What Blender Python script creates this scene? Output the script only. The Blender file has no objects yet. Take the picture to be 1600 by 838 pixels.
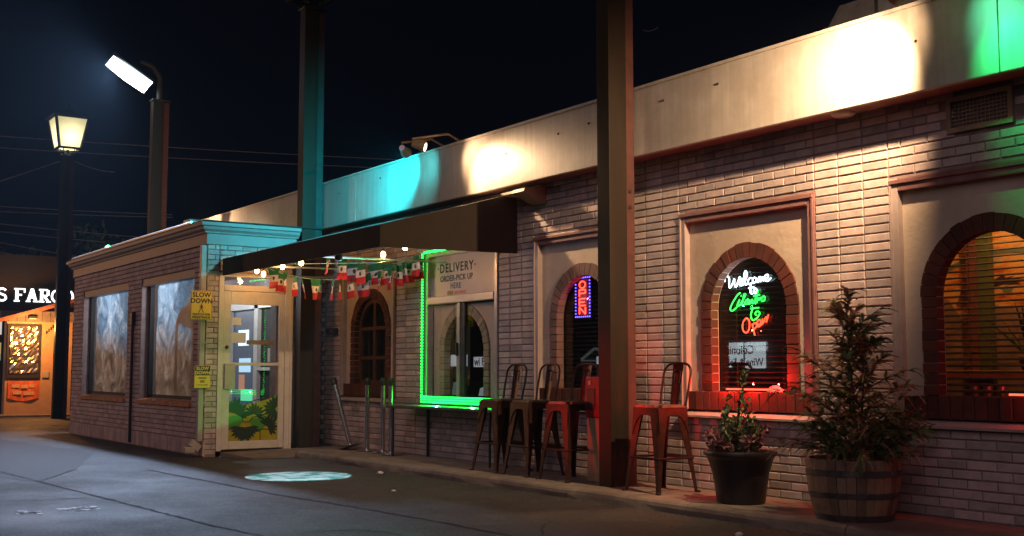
import bpy, bmesh, math, random
from mathutils import Vector, Matrix
random.seed(7)
R = math.radians
SC = bpy.context.scene
COL = SC.collection
PI = math.pi

# ------------------------------------------------------------ camera, sky, sun, exposure
EYE = Vector((0.0, -7.32, 1.05))
PITCH = math.atan(160 / 1800); YAW = R(34.76)
cam_data = bpy.data.cameras.new('camera'); cam = bpy.data.objects.new('camera', cam_data); COL.objects.link(cam)
cam_data.sensor_width = 36; cam_data.lens = 40.5; cam_data.clip_end = 1000; cam_data.clip_start = 0.05
fw = Vector((-math.cos(YAW), math.sin(YAW), 0)); FWD = fw * math.cos(PITCH) + Vector((0, 0, math.sin(PITCH)))
cam.location = EYE
cam.rotation_euler = FWD.to_track_quat('-Z', 'Y').to_euler()
SC.camera = cam

world = bpy.data.worlds.new('World'); SC.world = world; world.use_nodes = True
wn = world.node_tree.nodes; wl = world.node_tree.links
bg = wn['Background']
sky = wn.new('ShaderNodeTexSky'); sky.sky_type = 'NISHITA'; sky.sun_disc = False
sky.sun_elevation = R(-4.5); sky.sun_rotation = R(140); sky.altitude = 200
tint = wn.new('ShaderNodeMix'); tint.data_type = 'RGBA'; tint.blend_type = 'ADD'; tint.inputs['Factor'].default_value = 1.0
tint.inputs['B'].default_value = (0.005, 0.011, 0.045, 1)
wl.new(sky.outputs['Color'], tint.inputs['A']); wl.new(tint.outputs['Result'], bg.inputs['Color'])
bg.inputs['Strength'].default_value = 0.05

sun_d = bpy.data.lights.new('night_ambient_sun', 'SUN'); sun_d.energy = 0.33; sun_d.angle = R(40); sun_d.color = (1.0, 0.73, 0.82)
sun = bpy.data.objects.new('night_ambient_sun', sun_d); COL.objects.link(sun)
sun.rotation_euler = Vector((-0.45, 0.75, -0.5)).to_track_quat('-Z', 'Y').to_euler()

SC.view_settings.view_transform = 'Standard'; SC.view_settings.look = 'None'
SC.view_settings.exposure = 0.0; SC.view_settings.gamma = 1.0
SC.render.engine = 'CYCLES'
SC.cycles.use_denoising = True
SC.cycles.max_bounces = 6; SC.cycles.transparent_max_bounces = 12
SC.cycles.sample_clamp_indirect = 4.0
SC.cycles.caustics_reflective = False; SC.cycles.caustics_refractive = False

# ------------------------------------------------------------ helpers
class MB:
    """collects shapes of one mesh"""
    def __init__(s): s.v = []; s.f = []
    def add(s, vs, fs):
        o = len(s.v); s.v += [tuple(p) for p in vs]; s.f += [tuple(i + o for i in f) for f in fs]; return s
    def box(s, x0, x1, y0, y1, z0, z1, b=0.0):
        if b <= 0:
            vs = [(x0,y0,z0),(x1,y0,z0),(x1,y1,z0),(x0,y1,z0),(x0,y0,z1),(x1,y0,z1),(x1,y1,z1),(x0,y1,z1)]
            return s.add(vs, [(3,2,1,0),(4,5,6,7),(0,1,5,4),(1,2,6,5),(2,3,7,6),(3,0,4,7)])
        bm = bmesh.new()
        M = Matrix.Translation(((x0+x1)/2,(y0+y1)/2,(z0+z1)/2)) @ Matrix.Diagonal((abs(x1-x0),abs(y1-y0),abs(z1-z0),1))
        bmesh.ops.create_cube(bm, size=1.0, matrix=M)
        bmesh.ops.bevel(bm, geom=list(bm.edges), offset=b, segments=2, affect='EDGES', profile=0.5)
        return s.bm(bm)
    def bm(s, bm, M=None):
        bm.verts.index_update()
        vs = [(M @ v.co if M else v.co) for v in bm.verts]
        fs = [tuple(v.index for v in f.verts) for f in bm.faces]
        bm.free(); return s.add(vs, fs)
    def obox(s, c, ax, ay, az):
        c = Vector(c); ax = Vector(ax); ay = Vector(ay); az = Vector(az); vs = []
        for k in (-1, 1):
            for (i, j) in ((-1,-1),(1,-1),(1,1),(-1,1)): vs.append(c + ax*i + ay*j + az*k)
        return s.add(vs, [(3,2,1,0),(4,5,6,7),(0,1,5,4),(1,2,6,5),(2,3,7,6),(3,0,4,7)])
    def bar(s, a, b, w, d=None, up=(0,0,1)):
        a = Vector(a); b = Vector(b); d = d or w; t = (b - a); L = t.length; t.normalize()
        u = t.cross(Vector(up))
        if u.length < 1e-4: u = t.cross(Vector((1,0,0)))
        u.normalize(); n = u.cross(t)
        return s.obox((a+b)/2, u*w/2, n*d/2, t*L/2)
    def quad(s, a, b, c, d): return s.add([a,b,c,d], [(0,1,2,3)])
    def poly(s, pts): return s.add(pts, [tuple(range(len(pts)))])
    def tube(s, pts, r, n=8, cap=True):
        pts = [Vector(p) for p in pts]; rs = r if isinstance(r, (list, tuple)) else [r]*len(pts)
        prev = None; rings = []
        for i, p in enumerate(pts):
            t = (pts[min(i+1, len(pts)-1)] - pts[max(i-1, 0)])
            if t.length < 1e-9: t = Vector((0,0,1))
            t.normalize()
            if prev is None:
                u = t.cross(Vector((0.13,0.31,0.94)))
                if u.length < 1e-3: u = t.cross(Vector((1,0,0)))
            else: u = prev - t * prev.dot(t)
            if u.length < 1e-6: u = t.orthogonal()
            u.normalize(); prev = u; w = t.cross(u)
            rings.append([p + (u*math.cos(2*PI*k/n) + w*math.sin(2*PI*k/n))*rs[i] for k in range(n)])
        vs = [v for r_ in rings for v in r_]; fs = []
        for i in range(len(rings)-1):
            for k in range(n):
                a = i*n+k; b = i*n+(k+1) % n
                fs.append((a, b, b+n, a+n))
        if cap: fs.append(tuple(range(n-1, -1, -1))); fs.append(tuple(range((len(rings)-1)*n, len(rings)*n)))
        return s.add(vs, fs)
    def lathe(s, prof, c=(0,0,0), n=24, a0=0.0, a1=2*PI):
        full = abs(a1 - a0 - 2*PI) < 1e-6; m = n if full else n+1; vs = []
        for (r, z) in prof:
            for k in range(m):
                a = a0 + (a1-a0)*k/n
                vs.append((c[0]+r*math.cos(a), c[1]+r*math.sin(a), c[2]+z))
        fs = []
        for i in range(len(prof)-1):
            for k in range(n):
                k2 = (k+1) % m
                fs.append((i*m+k, i*m+k2, (i+1)*m+k2, (i+1)*m+k))
        return s.add(vs, fs)
    def prism(s, poly, off):
        n = len(poly); off = Vector(off); A = [Vector(p) for p in poly]; B = [p+off for p in A]
        return s.add(A+B, [tuple(range(n-1,-1,-1)), tuple(range(n,2*n))] + [(i,(i+1)%n,(i+1)%n+n,i+n) for i in range(n)])

def wloc(o):
    p = Vector((0,0,0))
    while o is not None: p = p + o.location; o = o.parent
    return p
def mesh_of(name, mb, mat, origin=(0,0,0), smooth=False):
    me = bpy.data.meshes.new(name); o = Vector(origin)
    me.from_pydata([tuple(Vector(p)-o) for p in mb.v], [], mb.f); me.update()
    bm = bmesh.new(); bm.from_mesh(me); bmesh.ops.recalc_face_normals(bm, faces=bm.faces)
    if smooth:
        for f in bm.faces: f.smooth = True
    bm.to_mesh(me); bm.free()
    if smooth: 
        try: me.set_sharp_from_angle(angle=R(40))
        except Exception: pass
    if mat: me.materials.append(mat)
    return me
def obj(name, mb, mat, parent=None, smooth=False, origin=None):
    """one mesh object; coordinates are given in world space"""
    base = wloc(parent) if parent else Vector(origin or (0,0,0))
    me = mesh_of(name, mb, mat, base, smooth)
    o = bpy.data.objects.new(name, me); COL.objects.link(o)
    if parent: o.parent = parent
    else: o.location = base
    return o
def inst(name, me, loc, parent):
    o = bpy.data.objects.new(name, me); COL.objects.link(o); o.parent = parent
    o.location = Vector(loc) - wloc(parent); return o
def tag(o, label=None, cat=None, group=None, kind=None):
    if label: o['label'] = label
    if cat: o['category'] = cat
    if group: o['group'] = group
    if kind: o['kind'] = kind
    return o
def thing(name, label, cat, loc=(0,0,0), group=None):
    o = bpy.data.objects.new(name, None); COL.objects.link(o); o.location = loc
    o.empty_display_size = 0.1
    return tag(o, label, cat, group)
def copy_tree(o, parent=None):
    c = o.copy(); COL.objects.link(c)
    if parent: c.parent = parent
    for ch in list(o.children): copy_tree(ch, c)
    return c
def lamp(kind, name, loc, energy, color, parent=None, aim=None, size=0.05, spot=60, blend=0.3):
    d = bpy.data.lights.new(name, kind); d.energy = energy; d.color = color
    if kind == 'AREA': d.size = size
    else: d.shadow_soft_size = size
    if kind == 'SPOT': d.spot_size = R(spot); d.spot_blend = blend
    o = bpy.data.objects.new(name, d); COL.objects.link(o)
    if parent: o.parent = parent; o.location = Vector(loc) - wloc(parent)
    else: o.location = loc
    if aim: o.rotation_euler = (Vector(aim) - Vector(loc)).to_track_quat('-Z', 'Y').to_euler()
    return o
def glyphs(body, size, M, depth=0.004, spacing=1.0, align='CENTER', bold=0.0, mb=None):
    """text turned into mesh, placed by matrix M"""
    cu = bpy.data.curves.new('lettering', 'FONT'); cu.body = body; cu.size = size; cu.align_x = align
    cu.extrude = depth/2; cu.space_character = spacing; cu.offset = bold; cu.resolution_u = 3
    t = bpy.data.objects.new('lettering', cu); COL.objects.link(t)
    dg = bpy.context.evaluated_depsgraph_get(); me = bpy.data.meshes.new_from_object(t.evaluated_get(dg))
    mb = mb or MB(); mb.add([M @ v.co for v in me.vertices], [tuple(p.vertices) for p in me.polygons])
    bpy.data.objects.remove(t); bpy.data.curves.remove(cu); bpy.data.meshes.remove(me)
    return mb
def front(x, y, z): return Matrix(((1,0,0,x),(0,0,-1,y),(0,1,0,z),(0,0,0,1)))     # faces the lot (-Y)
def side(x, y, z): return Matrix(((0,0,1,x),(1,0,0,y),(0,1,0,z),(0,0,0,1)))       # faces +X
def back(x, y, z): return Matrix(((-1,0,0,x),(0,0,1,y),(0,1,0,z),(0,0,0,1)))      # faces +Y

# ------------------------------------------------------------ materials
def nt(name):
    m = bpy.data.materials.new(name); m.use_nodes = True
    n = m.node_tree.nodes; l = m.node_tree.links
    return m, n, l, n['Principled BSDF']
def noise(n, l, scale, detail=5, rough=0.6, vec=None, stretch=None):
    t = n.new('ShaderNodeTexNoise'); t.inputs['Scale'].default_value = scale
    t.inputs['Detail'].default_value = detail; t.inputs['Roughness'].default_value = rough
    if vec is None:
        g = n.new('ShaderNodeNewGeometry'); vec = g.outputs['Position']
    if stretch:
        mp = n.new('ShaderNodeMapping'); mp.inputs['Scale'].default_value = stretch; l.new(vec, mp.inputs['Vector']); vec = mp.outputs['Vector']
    l.new(vec, t.inputs['Vector']); return t
def ramp(n, l, fac, stops):
    r = n.new('ShaderNodeValToRGB'); e = r.color_ramp.elements
    while len(e) < len(stops): e.new(0.5)
    for el, (p, c) in zip(e, stops): el.position = p; el.color = (*c, 1) if len(c) == 3 else c
    l.new(fac, r.inputs['Fac']); return r
def mixc(n, l, fac, a, b, blend='MIX'):
    m = n.new('ShaderNodeMix'); m.data_type = 'RGBA'; m.blend_type = blend
    for sock, val in (('Factor', fac), ('A', a), ('B', b)):
        if hasattr(val, 'is_linked') or hasattr(val, 'links'): l.new(val, m.inputs[sock])
        elif sock == 'Factor': m.inputs[sock].default_value = val
        else: m.inputs[sock].default_value = (*val, 1)
    return m.outputs['Result']
def plain(name, c, rough=0.6, metal=0.0, var=0.25, scale=8, bump=0.15, bscale=60, stretch=None, spec=0.5, dirt=None):
    m, n, l, p = nt(name)
    t = noise(n, l, scale, stretch=stretch)
    lo = tuple(x*(1-var) for x in c); hi = tuple(min(1, x*(1+var)) for x in c)
    r = ramp(n, l, t.outputs['Fac'], [(0.3, lo), (0.7, hi)]); out = r.outputs['Color']
    if dirt:
        t3 = noise(n, l, scale*0.35, 8, 0.7); r3 = ramp(n, l, t3.outputs['Fac'], [(0.45, (0,0,0)), (0.7, (1,1,1))])
        out = mixc(n, l, r3.outputs['Color'], out, dirt)
    l.new(out, p.inputs['Base Color'])
    p.inputs['Roughness'].default_value = rough; p.inputs['Metallic'].default_value = metal
    p.inputs['Specular IOR Level'].default_value = spec
    if bump:
        t2 = noise(n, l, bscale, 6, 0.65, stretch=stretch); b = n.new('ShaderNodeBump'); b.inputs['Strength'].default_value = bump; b.inputs['Distance'].default_value = 0.01
        l.new(t2.outputs['Fac'], b.inputs['Height']); l.new(b.outputs['Normal'], p.inputs['Normal'])
    return m
def glow(name, c, s, base=(0.1,0.1,0.1)):
    m, n, l, p = nt(name)
    p.inputs['Base Color'].default_value = (*base, 1); p.inputs['Emission Color'].default_value = (*c, 1); p.inputs['Emission Strength'].default_value = s
    return m
def brickmat(name, c, var=0.22, rough=0.7, hue=(1.0,0.92,0.9), bump=0.35, dirt=(0.12,0.08,0.07)):
    m, n, l, p = nt(name)
    oi = n.new('ShaderNodeObjectInfo'); g = n.new('ShaderNodeNewGeometry')
    a = n.new('ShaderNodeMath'); a.operation = 'ADD'; l.new(oi.outputs['Random'], a.inputs[0]); l.new(g.outputs['Random Per Island'], a.inputs[1])
    f = n.new('ShaderNodeMath'); f.operation = 'FRACT'; l.new(a.outputs[0], f.inputs[0])
    r = ramp(n, l, f.outputs[0], [(0.0, tuple(x*(1-var) for x in c)), (0.5, c), (1.0, tuple(min(1, x*(1+var)*h) for x, h in zip(c, hue)))])
    t = noise(n, l, 7, 8, 0.7); r2 = ramp(n, l, t.outputs['Fac'], [(0.35, (0.72,0.7,0.7)), (0.65, (1.06,1.05,1.04))])
    o = mixc(n, l, 1.0, r.outputs['Color'], r2.outputs['Color'], 'MULTIPLY')
    t4 = noise(n, l, 22, 8, 0.75, stretch=(1,1,0.5)); r4 = ramp(n, l, t4.outputs['Fac'], [(0.6, (0,0,0)), (0.78, (0.55,0.55,0.55))])
    o = mixc(n, l, r4.outputs['Color'], o, dirt)
    l.new(o, p.inputs['Base Color']); p.inputs['Roughness'].default_value = rough
    t2 = noise(n, l, 90, 7, 0.7); t5 = noise(n, l, 14, 4, 0.6)
    ad = n.new('ShaderNodeMath'); ad.operation = 'ADD'; l.new(t2.outputs['Fac'], ad.inputs[0]); l.new(t5.outputs['Fac'], ad.inputs[1])
    b = n.new('ShaderNodeBump'); b.inputs['Strength'].default_value = bump; b.inputs['Distance'].default_value = 0.008
    l.new(ad.outputs[0], b.inputs['Height']); l.new(b.outputs['Normal'], p.inputs['Normal'])
    return m
def glassmat(name, tint=(1,1,1), gain=2.2, rough=0.0):
    m, n, l, p = nt(name); n.remove(p)
    tr = n.new('ShaderNodeBsdfTransparent'); tr.inputs['Color'].default_value = (*tint, 1)
    gl = n.new('ShaderNodeBsdfGlossy'); gl.inputs['Roughness'].default_value = rough
    lw = n.new('ShaderNodeLayerWeight'); pw = n.new('ShaderNodeMath'); pw.operation = 'POWER'; pw.inputs[1].default_value = 5.0; l.new(lw.outputs['Facing'], pw.inputs[0])
    ma = n.new('ShaderNodeMath'); ma.operation = 'MULTIPLY_ADD'; ma.inputs[1].default_value = 0.96; ma.inputs[2].default_value = 0.04; l.new(pw.outputs[0], ma.inputs[0])
    mu = n.new('ShaderNodeMath'); mu.operation = 'MULTIPLY'; mu.use_clamp = True; mu.inputs[1].default_value = gain
    l.new(ma.outputs[0], mu.inputs[0])
    mx = n.new('ShaderNodeMixShader'); l.new(mu.outputs[0], mx.inputs['Fac']); l.new(tr.outputs[0], mx.inputs[1]); l.new(gl.outputs[0], mx.inputs[2])
    l.new(mx.outputs[0], n['Material Output'].inputs['Surface']); return m

M = {}
M['brick'] = brickmat('painted_brick', (0.52, 0.445, 0.43), 0.26)
M['vbrick'] = brickmat('vestibule_brick', (0.52, 0.40, 0.38))
M['mortar'] = plain('dark_joint', (0.27, 0.20, 0.185), 0.9, bump=0.4)
M['redbrick'] = brickmat('red_brick', (0.10, 0.026, 0.016), 0.35, 0.75)
M['palebrick'] = brickmat('cream_arch_brick', (0.42, 0.38, 0.27), 0.2)
M['rosebrick'] = brickmat('rose_arch_brick', (0.22, 0.125, 0.11), 0.2)
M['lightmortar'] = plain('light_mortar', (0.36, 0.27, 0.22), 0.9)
M['palemortar'] = plain('dark_arch_mortar', (0.10, 0.07, 0.06), 0.9)  # dark joint colour of the rose and cream arches
M['cream'] = plain('cream_stucco', (0.56, 0.47, 0.38), 0.75, var=0.15, scale=2.2, bump=0.5, bscale=22, dirt=(0.46,0.37,0.29))
M['fascia'] = plain('painted_fascia_metal', (0.50, 0.465, 0.42), 0.45, var=0.13, scale=3, bump=0.10, bscale=14, stretch=(7, 7, 0.35), dirt=(0.36,0.32,0.27))
M['maroon'] = plain('maroon_trim', (0.22, 0.11, 0.105), 0.5, var=0.2)
M['mauve'] = plain('mauve_metal_frame', (0.40, 0.33, 0.31), 0.4, var=0.12)
M['alu'] = plain('aluminium_frame', (0.55, 0.54, 0.52), 0.35, 0.6, var=0.1, bump=0.04)
M['whiteframe'] = plain('white_door_frame', (0.6, 0.56, 0.5), 0.45, var=0.1)
M['post'] = plain('painted_brown_steel', (0.021, 0.013, 0.007), 0.6, spec=.3, var=0.25, scale=3, bump=0.08, stretch=(3, 3, 0.4))
M['black'] = plain('black_metal', (0.02, 0.02, 0.02), 0.45)
M['dark'] = plain('dark_surface', (0.018, 0.015, 0.014), 0.7)
M['awning'] = plain('brown_canvas', (0.038, 0.029, 0.021), 0.85, var=0.12, scale=2.5, bump=0.12, bscale=220)
M['wood'] = plain('dark_brown_wood', (0.09, 0.035, 0.02), 0.5, stretch=(6,6,0.6))
M['glass'] = glassmat('window_glass')
M['acrylic'] = glassmat('acrylic_sheet', (0.95,0.95,0.95), 1.2)
M['rust'] = plain('rusted_red_metal', (0.055, 0.026, 0.02), 0.34, 0.6, var=0.45, scale=14, bump=0.15, bscale=120, dirt=(0.07,0.03,0.02))
M['seat'] = plain('worn_bronze_metal', (0.30, 0.24, 0.17), 0.3, 0.7, var=0.3, scale=14, dirt=(0.14,0.07,0.04))
M['chrome'] = plain('brushed_steel', (0.55, 0.53, 0.52), 0.22, 0.95, var=0.1, bump=0.03)
M['plastic'] = plain('black_plastic_pot', (0.022, 0.018, 0.018), 0.4, bump=0.05)
M['soil'] = plain('potting_soil', (0.03, 0.02, 0.014), 0.95, bump=0.8, bscale=50)
M['stave'] = brickmat('barrel_oak', (0.32, 0.21, 0.135), 0.35, 0.7, (1,0.95,0.9), 0.5, (0.05,0.03,0.02))
M['hoop'] = plain('grey_iron_hoop', (0.16, 0.15, 0.15), 0.5, 0.7, var=0.3, dirt=(0.08,0.05,0.04))
M['yellow'] = plain('yellow_sign_paint', (0.78, 0.50, 0.03), 0.4, var=0.06, bump=0.02)
M['signblack'] = plain('sign_black_print', (0.015, 0.015, 0.015), 0.5, bump=0)
M['paper'] = plain('white_paper', (0.75, 0.75, 0.75), 0.7, var=0.05, bump=0)
M['tan'] = plain('tan_painted_metal', (0.30, 0.22, 0.14), 0.5)
M['red'] = plain('red_paint', (0.20, 0.012, 0.012), 0.4)
M['flaggreen'] = plain('flag_green_cloth', (0.02, 0.20, 0.07), 0.8, bump=0.1)
M['flagwhite'] = plain('flag_white_cloth', (0.75, 0.72, 0.68), 0.8, bump=0.1)
M['flagred'] = plain('flag_red_cloth', (0.60, 0.03, 0.03), 0.8, bump=0.1)
M['crest'] = plain('flag_crest_print', (0.10, 0.07, 0.03), 0.8, bump=0)
M['cord'] = plain('mint_cord', (0.30, 0.55, 0.42), 0.7)
M['cable'] = plain('utility_cable', (0.5, 0.36, 0.30), 0.6)
M['bark'] = plain('bark', (0.08, 0.05, 0.035), 0.9, bump=0.6)
def leafmat(name, a, b):
    m, n, l, p = nt(name); g = n.new('ShaderNodeNewGeometry')
    r = ramp(n, l, g.outputs['Random Per Island'], [(0.0, a), (1.0, b)])
    l.new(r.outputs['Color'], p.inputs['Base Color']); p.inputs['Roughness'].default_value = 0.6
    return m
M['conifer'] = leafmat('conifer_green', (0.06, 0.115, 0.03), (0.16, 0.22, 0.07))
M['drytip'] = leafmat('dried_rust_needles', (0.28, 0.14, 0.07), (0.55, 0.36, 0.18))
M['leaf'] = leafmat('shrub_leaf', (0.05, 0.09, 0.03), (0.14, 0.17, 0.07))
M['mauveleaf'] = leafmat('purple_leaf', (0.14, 0.05, 0.06), (0.26, 0.13, 0.13))
M['farleaf'] = leafmat('night_tree_leaf', (0.04, 0.07, 0.03), (0.08, 0.11, 0.05))
M['green_led'] = glow('green_led', (0.004, 1.0, 0.05), 9.0)
M['green_ledback'] = glow('green_led_strip', (0.0, 1.0, 0.12), .10)
M['bulb'] = glow('warm_bulb', (1.0, 0.62, 0.25), 30.0)
M['tube_white'] = glow('white_neon', (0.70, 0.95, 1.0), 4.5)
M['tube_green'] = glow('green_neon', (0.02, 1.0, 0.08), 3.2)
M['tube_red'] = glow('red_neon', (1.0, 0.05, 0.02), 4.5)
M['led_red'] = glow('red_led', (1.0, 0.06, 0.03), 5.0)
M['led_blue'] = glow('blue_led', (0.12, 0.08, 1.0), 6.0)

def asphalt():
    m, n, l, p = nt('asphalt')
    t = noise(n, l, 0.5, 9, 0.68); t2 = noise(n, l, 34, 8, 0.85); t3 = noise(n, l, 5, 9, 0.8); t6 = noise(n, l, 1.3, 6, 0.6)
    r = ramp(n, l, t.outputs['Fac'], [(0.30, (0.024,0.023,0.023)), (0.48, (0.042,0.041,0.040)), (0.56, (0.050,0.049,0.047)), (0.70, (0.066,0.063,0.060))])
    r2 = ramp(n, l, t2.outputs['Fac'], [(0.36, (0.18,0.18,0.18)), (0.5, (0.85,0.85,0.85)), (0.62, (2.3,2.25,2.2))])
    c = mixc(n, l, 1.0, r.outputs['Color'], r2.outputs['Color'], 'MULTIPLY')
    r3 = ramp(n, l, t3.outputs['Fac'], [(0.36, (0.5,0.5,0.5)), (0.64, (1.35,1.35,1.35))])
    c = mixc(n, l, 1.0, c, r3.outputs['Color'], 'MULTIPLY')
    r6 = ramp(n, l, t6.outputs['Fac'], [(0.60, (0,0,0)), (0.70, (0.65,0.65,0.65))])      # old oil stains
    c = mixc(n, l, r6.outputs['Color'], c, (0.018,0.017,0.017))
    l.new(c, p.inputs['Base Color'])
    rr = ramp(n, l, t.outputs['Fac'], [(0.3, (0.5,)*3), (0.7, (0.8,)*3)]); l.new(rr.outputs['Color'], p.inputs['Roughness'])
    ad = n.new('ShaderNodeMath'); ad.operation = 'MULTIPLY_ADD'; l.new(t2.outputs['Fac'], ad.inputs[0]); ad.inputs[1].default_value = 0.8; l.new(t3.outputs['Fac'], ad.inputs[2])
    b = n.new('ShaderNodeBump'); b.inputs['Strength'].default_value = 0.8; b.inputs['Distance'].default_value = 0.02
    l.new(ad.outputs[0], b.inputs['Height']); l.new(b.outputs['Normal'], p.inputs['Normal'])
    return m
M['asphalt'] = asphalt()
M['concrete'] = plain('concrete_walk', (0.20, 0.17, 0.14), 0.85, var=0.3, scale=5, bump=0.3, bscale=150, dirt=(0.13,0.10,0.08))
M['tar'] = plain('crack_tar', (0.012,0.012,0.012), 0.9)
M['chalk'] = plain('worn_white_marking', (0.55,0.55,0.58), 0.55, var=0.5, scale=30)

# ------------------------------------------------------------ setting: ground, walk
GZ = -0.09
asphalt_patch = plain('newer_asphalt', (0.034,0.033,0.033), .75, var=.45, scale=30, bump=.6, bscale=60)
g = MB(); g.quad((-110,-60,GZ),(40,-60,GZ),(40,60,GZ),(-110,60,GZ))
tag(obj('ground', g, M['asphalt']), 'cracked dark asphalt parking lot', kind='structure')
def crack(pts, w, name='asphalt_crack', mat=None):
    mb = MB(); P = []
    for (a, b) in zip(pts, pts[1:]):
        a = Vector(a); b = Vector(b); k = max(2, int((b-a).length/0.07))
        for i in range(k): P.append(a.lerp(b, i/k) + Vector((random.uniform(-.012,.012), random.uniform(-.012,.012))))
    P.append(Vector(pts[-1])); vs = []
    for i, p in enumerate(P):
        t = (P[min(i+1,len(P)-1)] - P[max(i-1,0)]).normalized(); nn = Vector((-t.y, t.x)); ww = w*random.uniform(0.35, 1.2)/2
        vs += [(p.x+nn.x*ww, p.y+nn.y*ww, GZ+0.004), (p.x-nn.x*ww, p.y-nn.y*ww, GZ+0.004)]
    mb.add(vs, [(2*i, 2*i+1, 2*i+3, 2*i+2) for i in range(len(P)-1)])
    return tag(obj(name, mb, mat or M['tar']), kind='structure')
for pl, w in (([(-14.6,-4.6),(-12.62,-4.48),(-11.42,-4.41),(-9.73,-4.3),(-8.52,-4.24),(-7.71,-4.14),(-5,-3.9)], 0.034), ([(-13.4,-3.13),(-12.06,-3.06),(-10.09,-2.98),(-8.71,-2.83),(-7.52,-2.74),(-6.65,-2.71),(-3,-2.6)], 0.034),
              ([(-12.62,-4.48),(-13.91,-3.79)], 0.026), ([(-10.97,-5.17),(-10.83,-4.88),(-10.79,-4.46)], 0.022), ([(-7.62,-3.79),(-7.54,-3.43),(-7.05,-3.29)], 0.02), ([(-6.52,-2.54),(-6.94,-2.22),(-7.08,-2.04)], 0.024)):
    crack(pl, w)
for pl in ([(-9.87,-5.25),(-9.95,-5.07)], [(-10.09,-5.19),(-9.77,-5.1)], [(-10.02,-4.94),(-10.05,-4.6)], [(-9.81,-4.86),(-9.9,-4.61)], [(-9.95,-4.86),(-9.85,-4.78)], [(-10.0,-4.72),(-9.84,-4.66)]):
    mb = MB(); a, b = Vector((*pl[0], GZ+.003)), Vector((*pl[1], GZ+.003))
    for k in range(7):
        p_ = a.lerp(b, (k+random.uniform(.1,.9))/7); mb.box(p_.x-random.uniform(.02,.05), p_.x+random.uniform(.02,.05), p_.y-.02, p_.y+.025, GZ, GZ+.004)
    tag(obj('worn_marking', mb, M['chalk']), kind='structure')
for k, pts in enumerate(([(-19,-6.5),(-12.9,-4.6),(-12.55,-4.5),(-13.91,-3.79),(-16.5,-2.9),(-22,-3.4)], [(-7.3,-2.75),(-6.2,-2.7),(-4.2,-2.55),(-4.0,-1.5),(-6.7,-1.45),(-7.0,-1.95)])):
    mb = MB(); mb.poly([(x, y, GZ+.002) for x, y in pts]); tag(obj('asphalt_patch', mb, asphalt_patch), kind='structure')
# sidewalk with a kerb, rounded nose, sawn joints
prof = [(0.15,0.0),(-0.86,0.0),(-0.895,-0.006),(-0.915,-0.022),(-0.925,-0.05),(-0.93,GZ-0.02)]
def walk_strip(x0, x1):
    mb = MB(); n = max(2, int((x1-x0)/0.25)); vs = []
    for i in range(n+1):
        x = x0 + (x1-x0)*i/n
        for k, (y, z) in enumerate(prof):
            j = 0.010*math.sin(x*3.1)+0.007*math.sin(x*7.7+1) if 0 < k < 5 else 0
            vs.append((x, y+j, z + (0.003*math.sin(x*5+y*3) if 0 < k < 4 else 0)))
    m = len(prof)
    for i in range(n):
        for k in range(m-1): mb.f.append((i*m+k, (i+1)*m+k, (i+1)*m+k+1, i*m+k+1))
    mb.v = vs
    mb.f.append(tuple(range(m))); mb.f.append(tuple(range(n*m+m-1, n*m-1, -1)))
    return mb
walk = tag(obj('sidewalk', walk_strip(-14.2, -13.0), M['concrete']), kind='structure')
xs = [-13.0, -11.45, -9.9, -8.35, -6.8, -5.25, -3.7, -2.15, -0.6]
for a, b in zip(xs, xs[1:]): obj('walk_slab', walk_strip(a+0.008, b), M['concrete'], walk)
ap = MB(); ap.prism([(-14.88,-1.7,-0.03),(-14.88,0.1,-0.005),(-14.21,0.1,-0.005),(-14.21,-0.9,-0.02),(-14.3,-1.5,GZ+0.01)], (0,0,-0.08))
obj('entrance_pad', ap, M['concrete'], walk)
fw2 = MB(); fw2.box(-60,-30.2,-2.6,0.4,GZ-.05,GZ+.05,0.02)
tag(obj('pavement', fw2, M['concrete']), kind='structure')

# ------------------------------------------------------------ restaurant building
PITCHZ = 0.07
bld = thing('restaurant_building', 'long painted brick restaurant front with cream fascia and arched windows in brown frames', 'building', (-8.0, 0.4, 0))
OPEN = [(-14.8,-13.2),(-12.42,-10.82),(-10.13,-8.53),(-7.83,-6.23),(-5.51,-3.91)]
SILL, HEAD, TOP = 0.63, 2.5, 3.06
def brick_shape(w, h=0.059, d=0.028, c=0.005):
    mb = MB(); a = w/2; e = h/2
    vs = []
    for (y, i) in ((d, 0), (c, 0), (0, c)):
        vs += [(-a+i, y, -e+i), (a-i, y, -e+i), (a-i, y, e-i), (-a+i, y, e-i)]
    fs = [(8,9,10,11)]
    for k in range(2):
        for j in range(4): fs.append((4*k+j, 4*k+(j+1)%4, 4*k+4+(j+1)%4, 4*k+4+j))
    return mb.add(vs, fs)
wallmb = MB(); X0, X1 = -15.5, -0.8
def wpiece(x0, x1, z0, z1): wallmb.box(x0, x1, 0.0095, 0.30, z0, z1)
prevx = -22.0
for (a, b) in OPEN:
    wpiece(prevx, a, -0.2, TOP+0.5); wpiece(a, b, -0.2, SILL-0.03); wpiece(a, b, HEAD, TOP+0.5); prevx = b
wpiece(prevx, X1, -0.2, TOP+0.5)
obj('wall', wallmb, M['mortar'], bld)
pos = []
def row(x0, x1, z, off, L=0.2335):
    x = x0 - (L/2 if off else 0)
    while x < x1 - 0.01:
        a, b = max(x, x0), min(x+L, x1)
        if b - a > 0.03: pos.append(((a+b)/2, z, round(b-a-0.011, 3)))
        x += L
nrow = int(TOP/PITCHZ)+1
edges = [X0] + [e for ab in OPEN for e in ab] + [-3.2]
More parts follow.
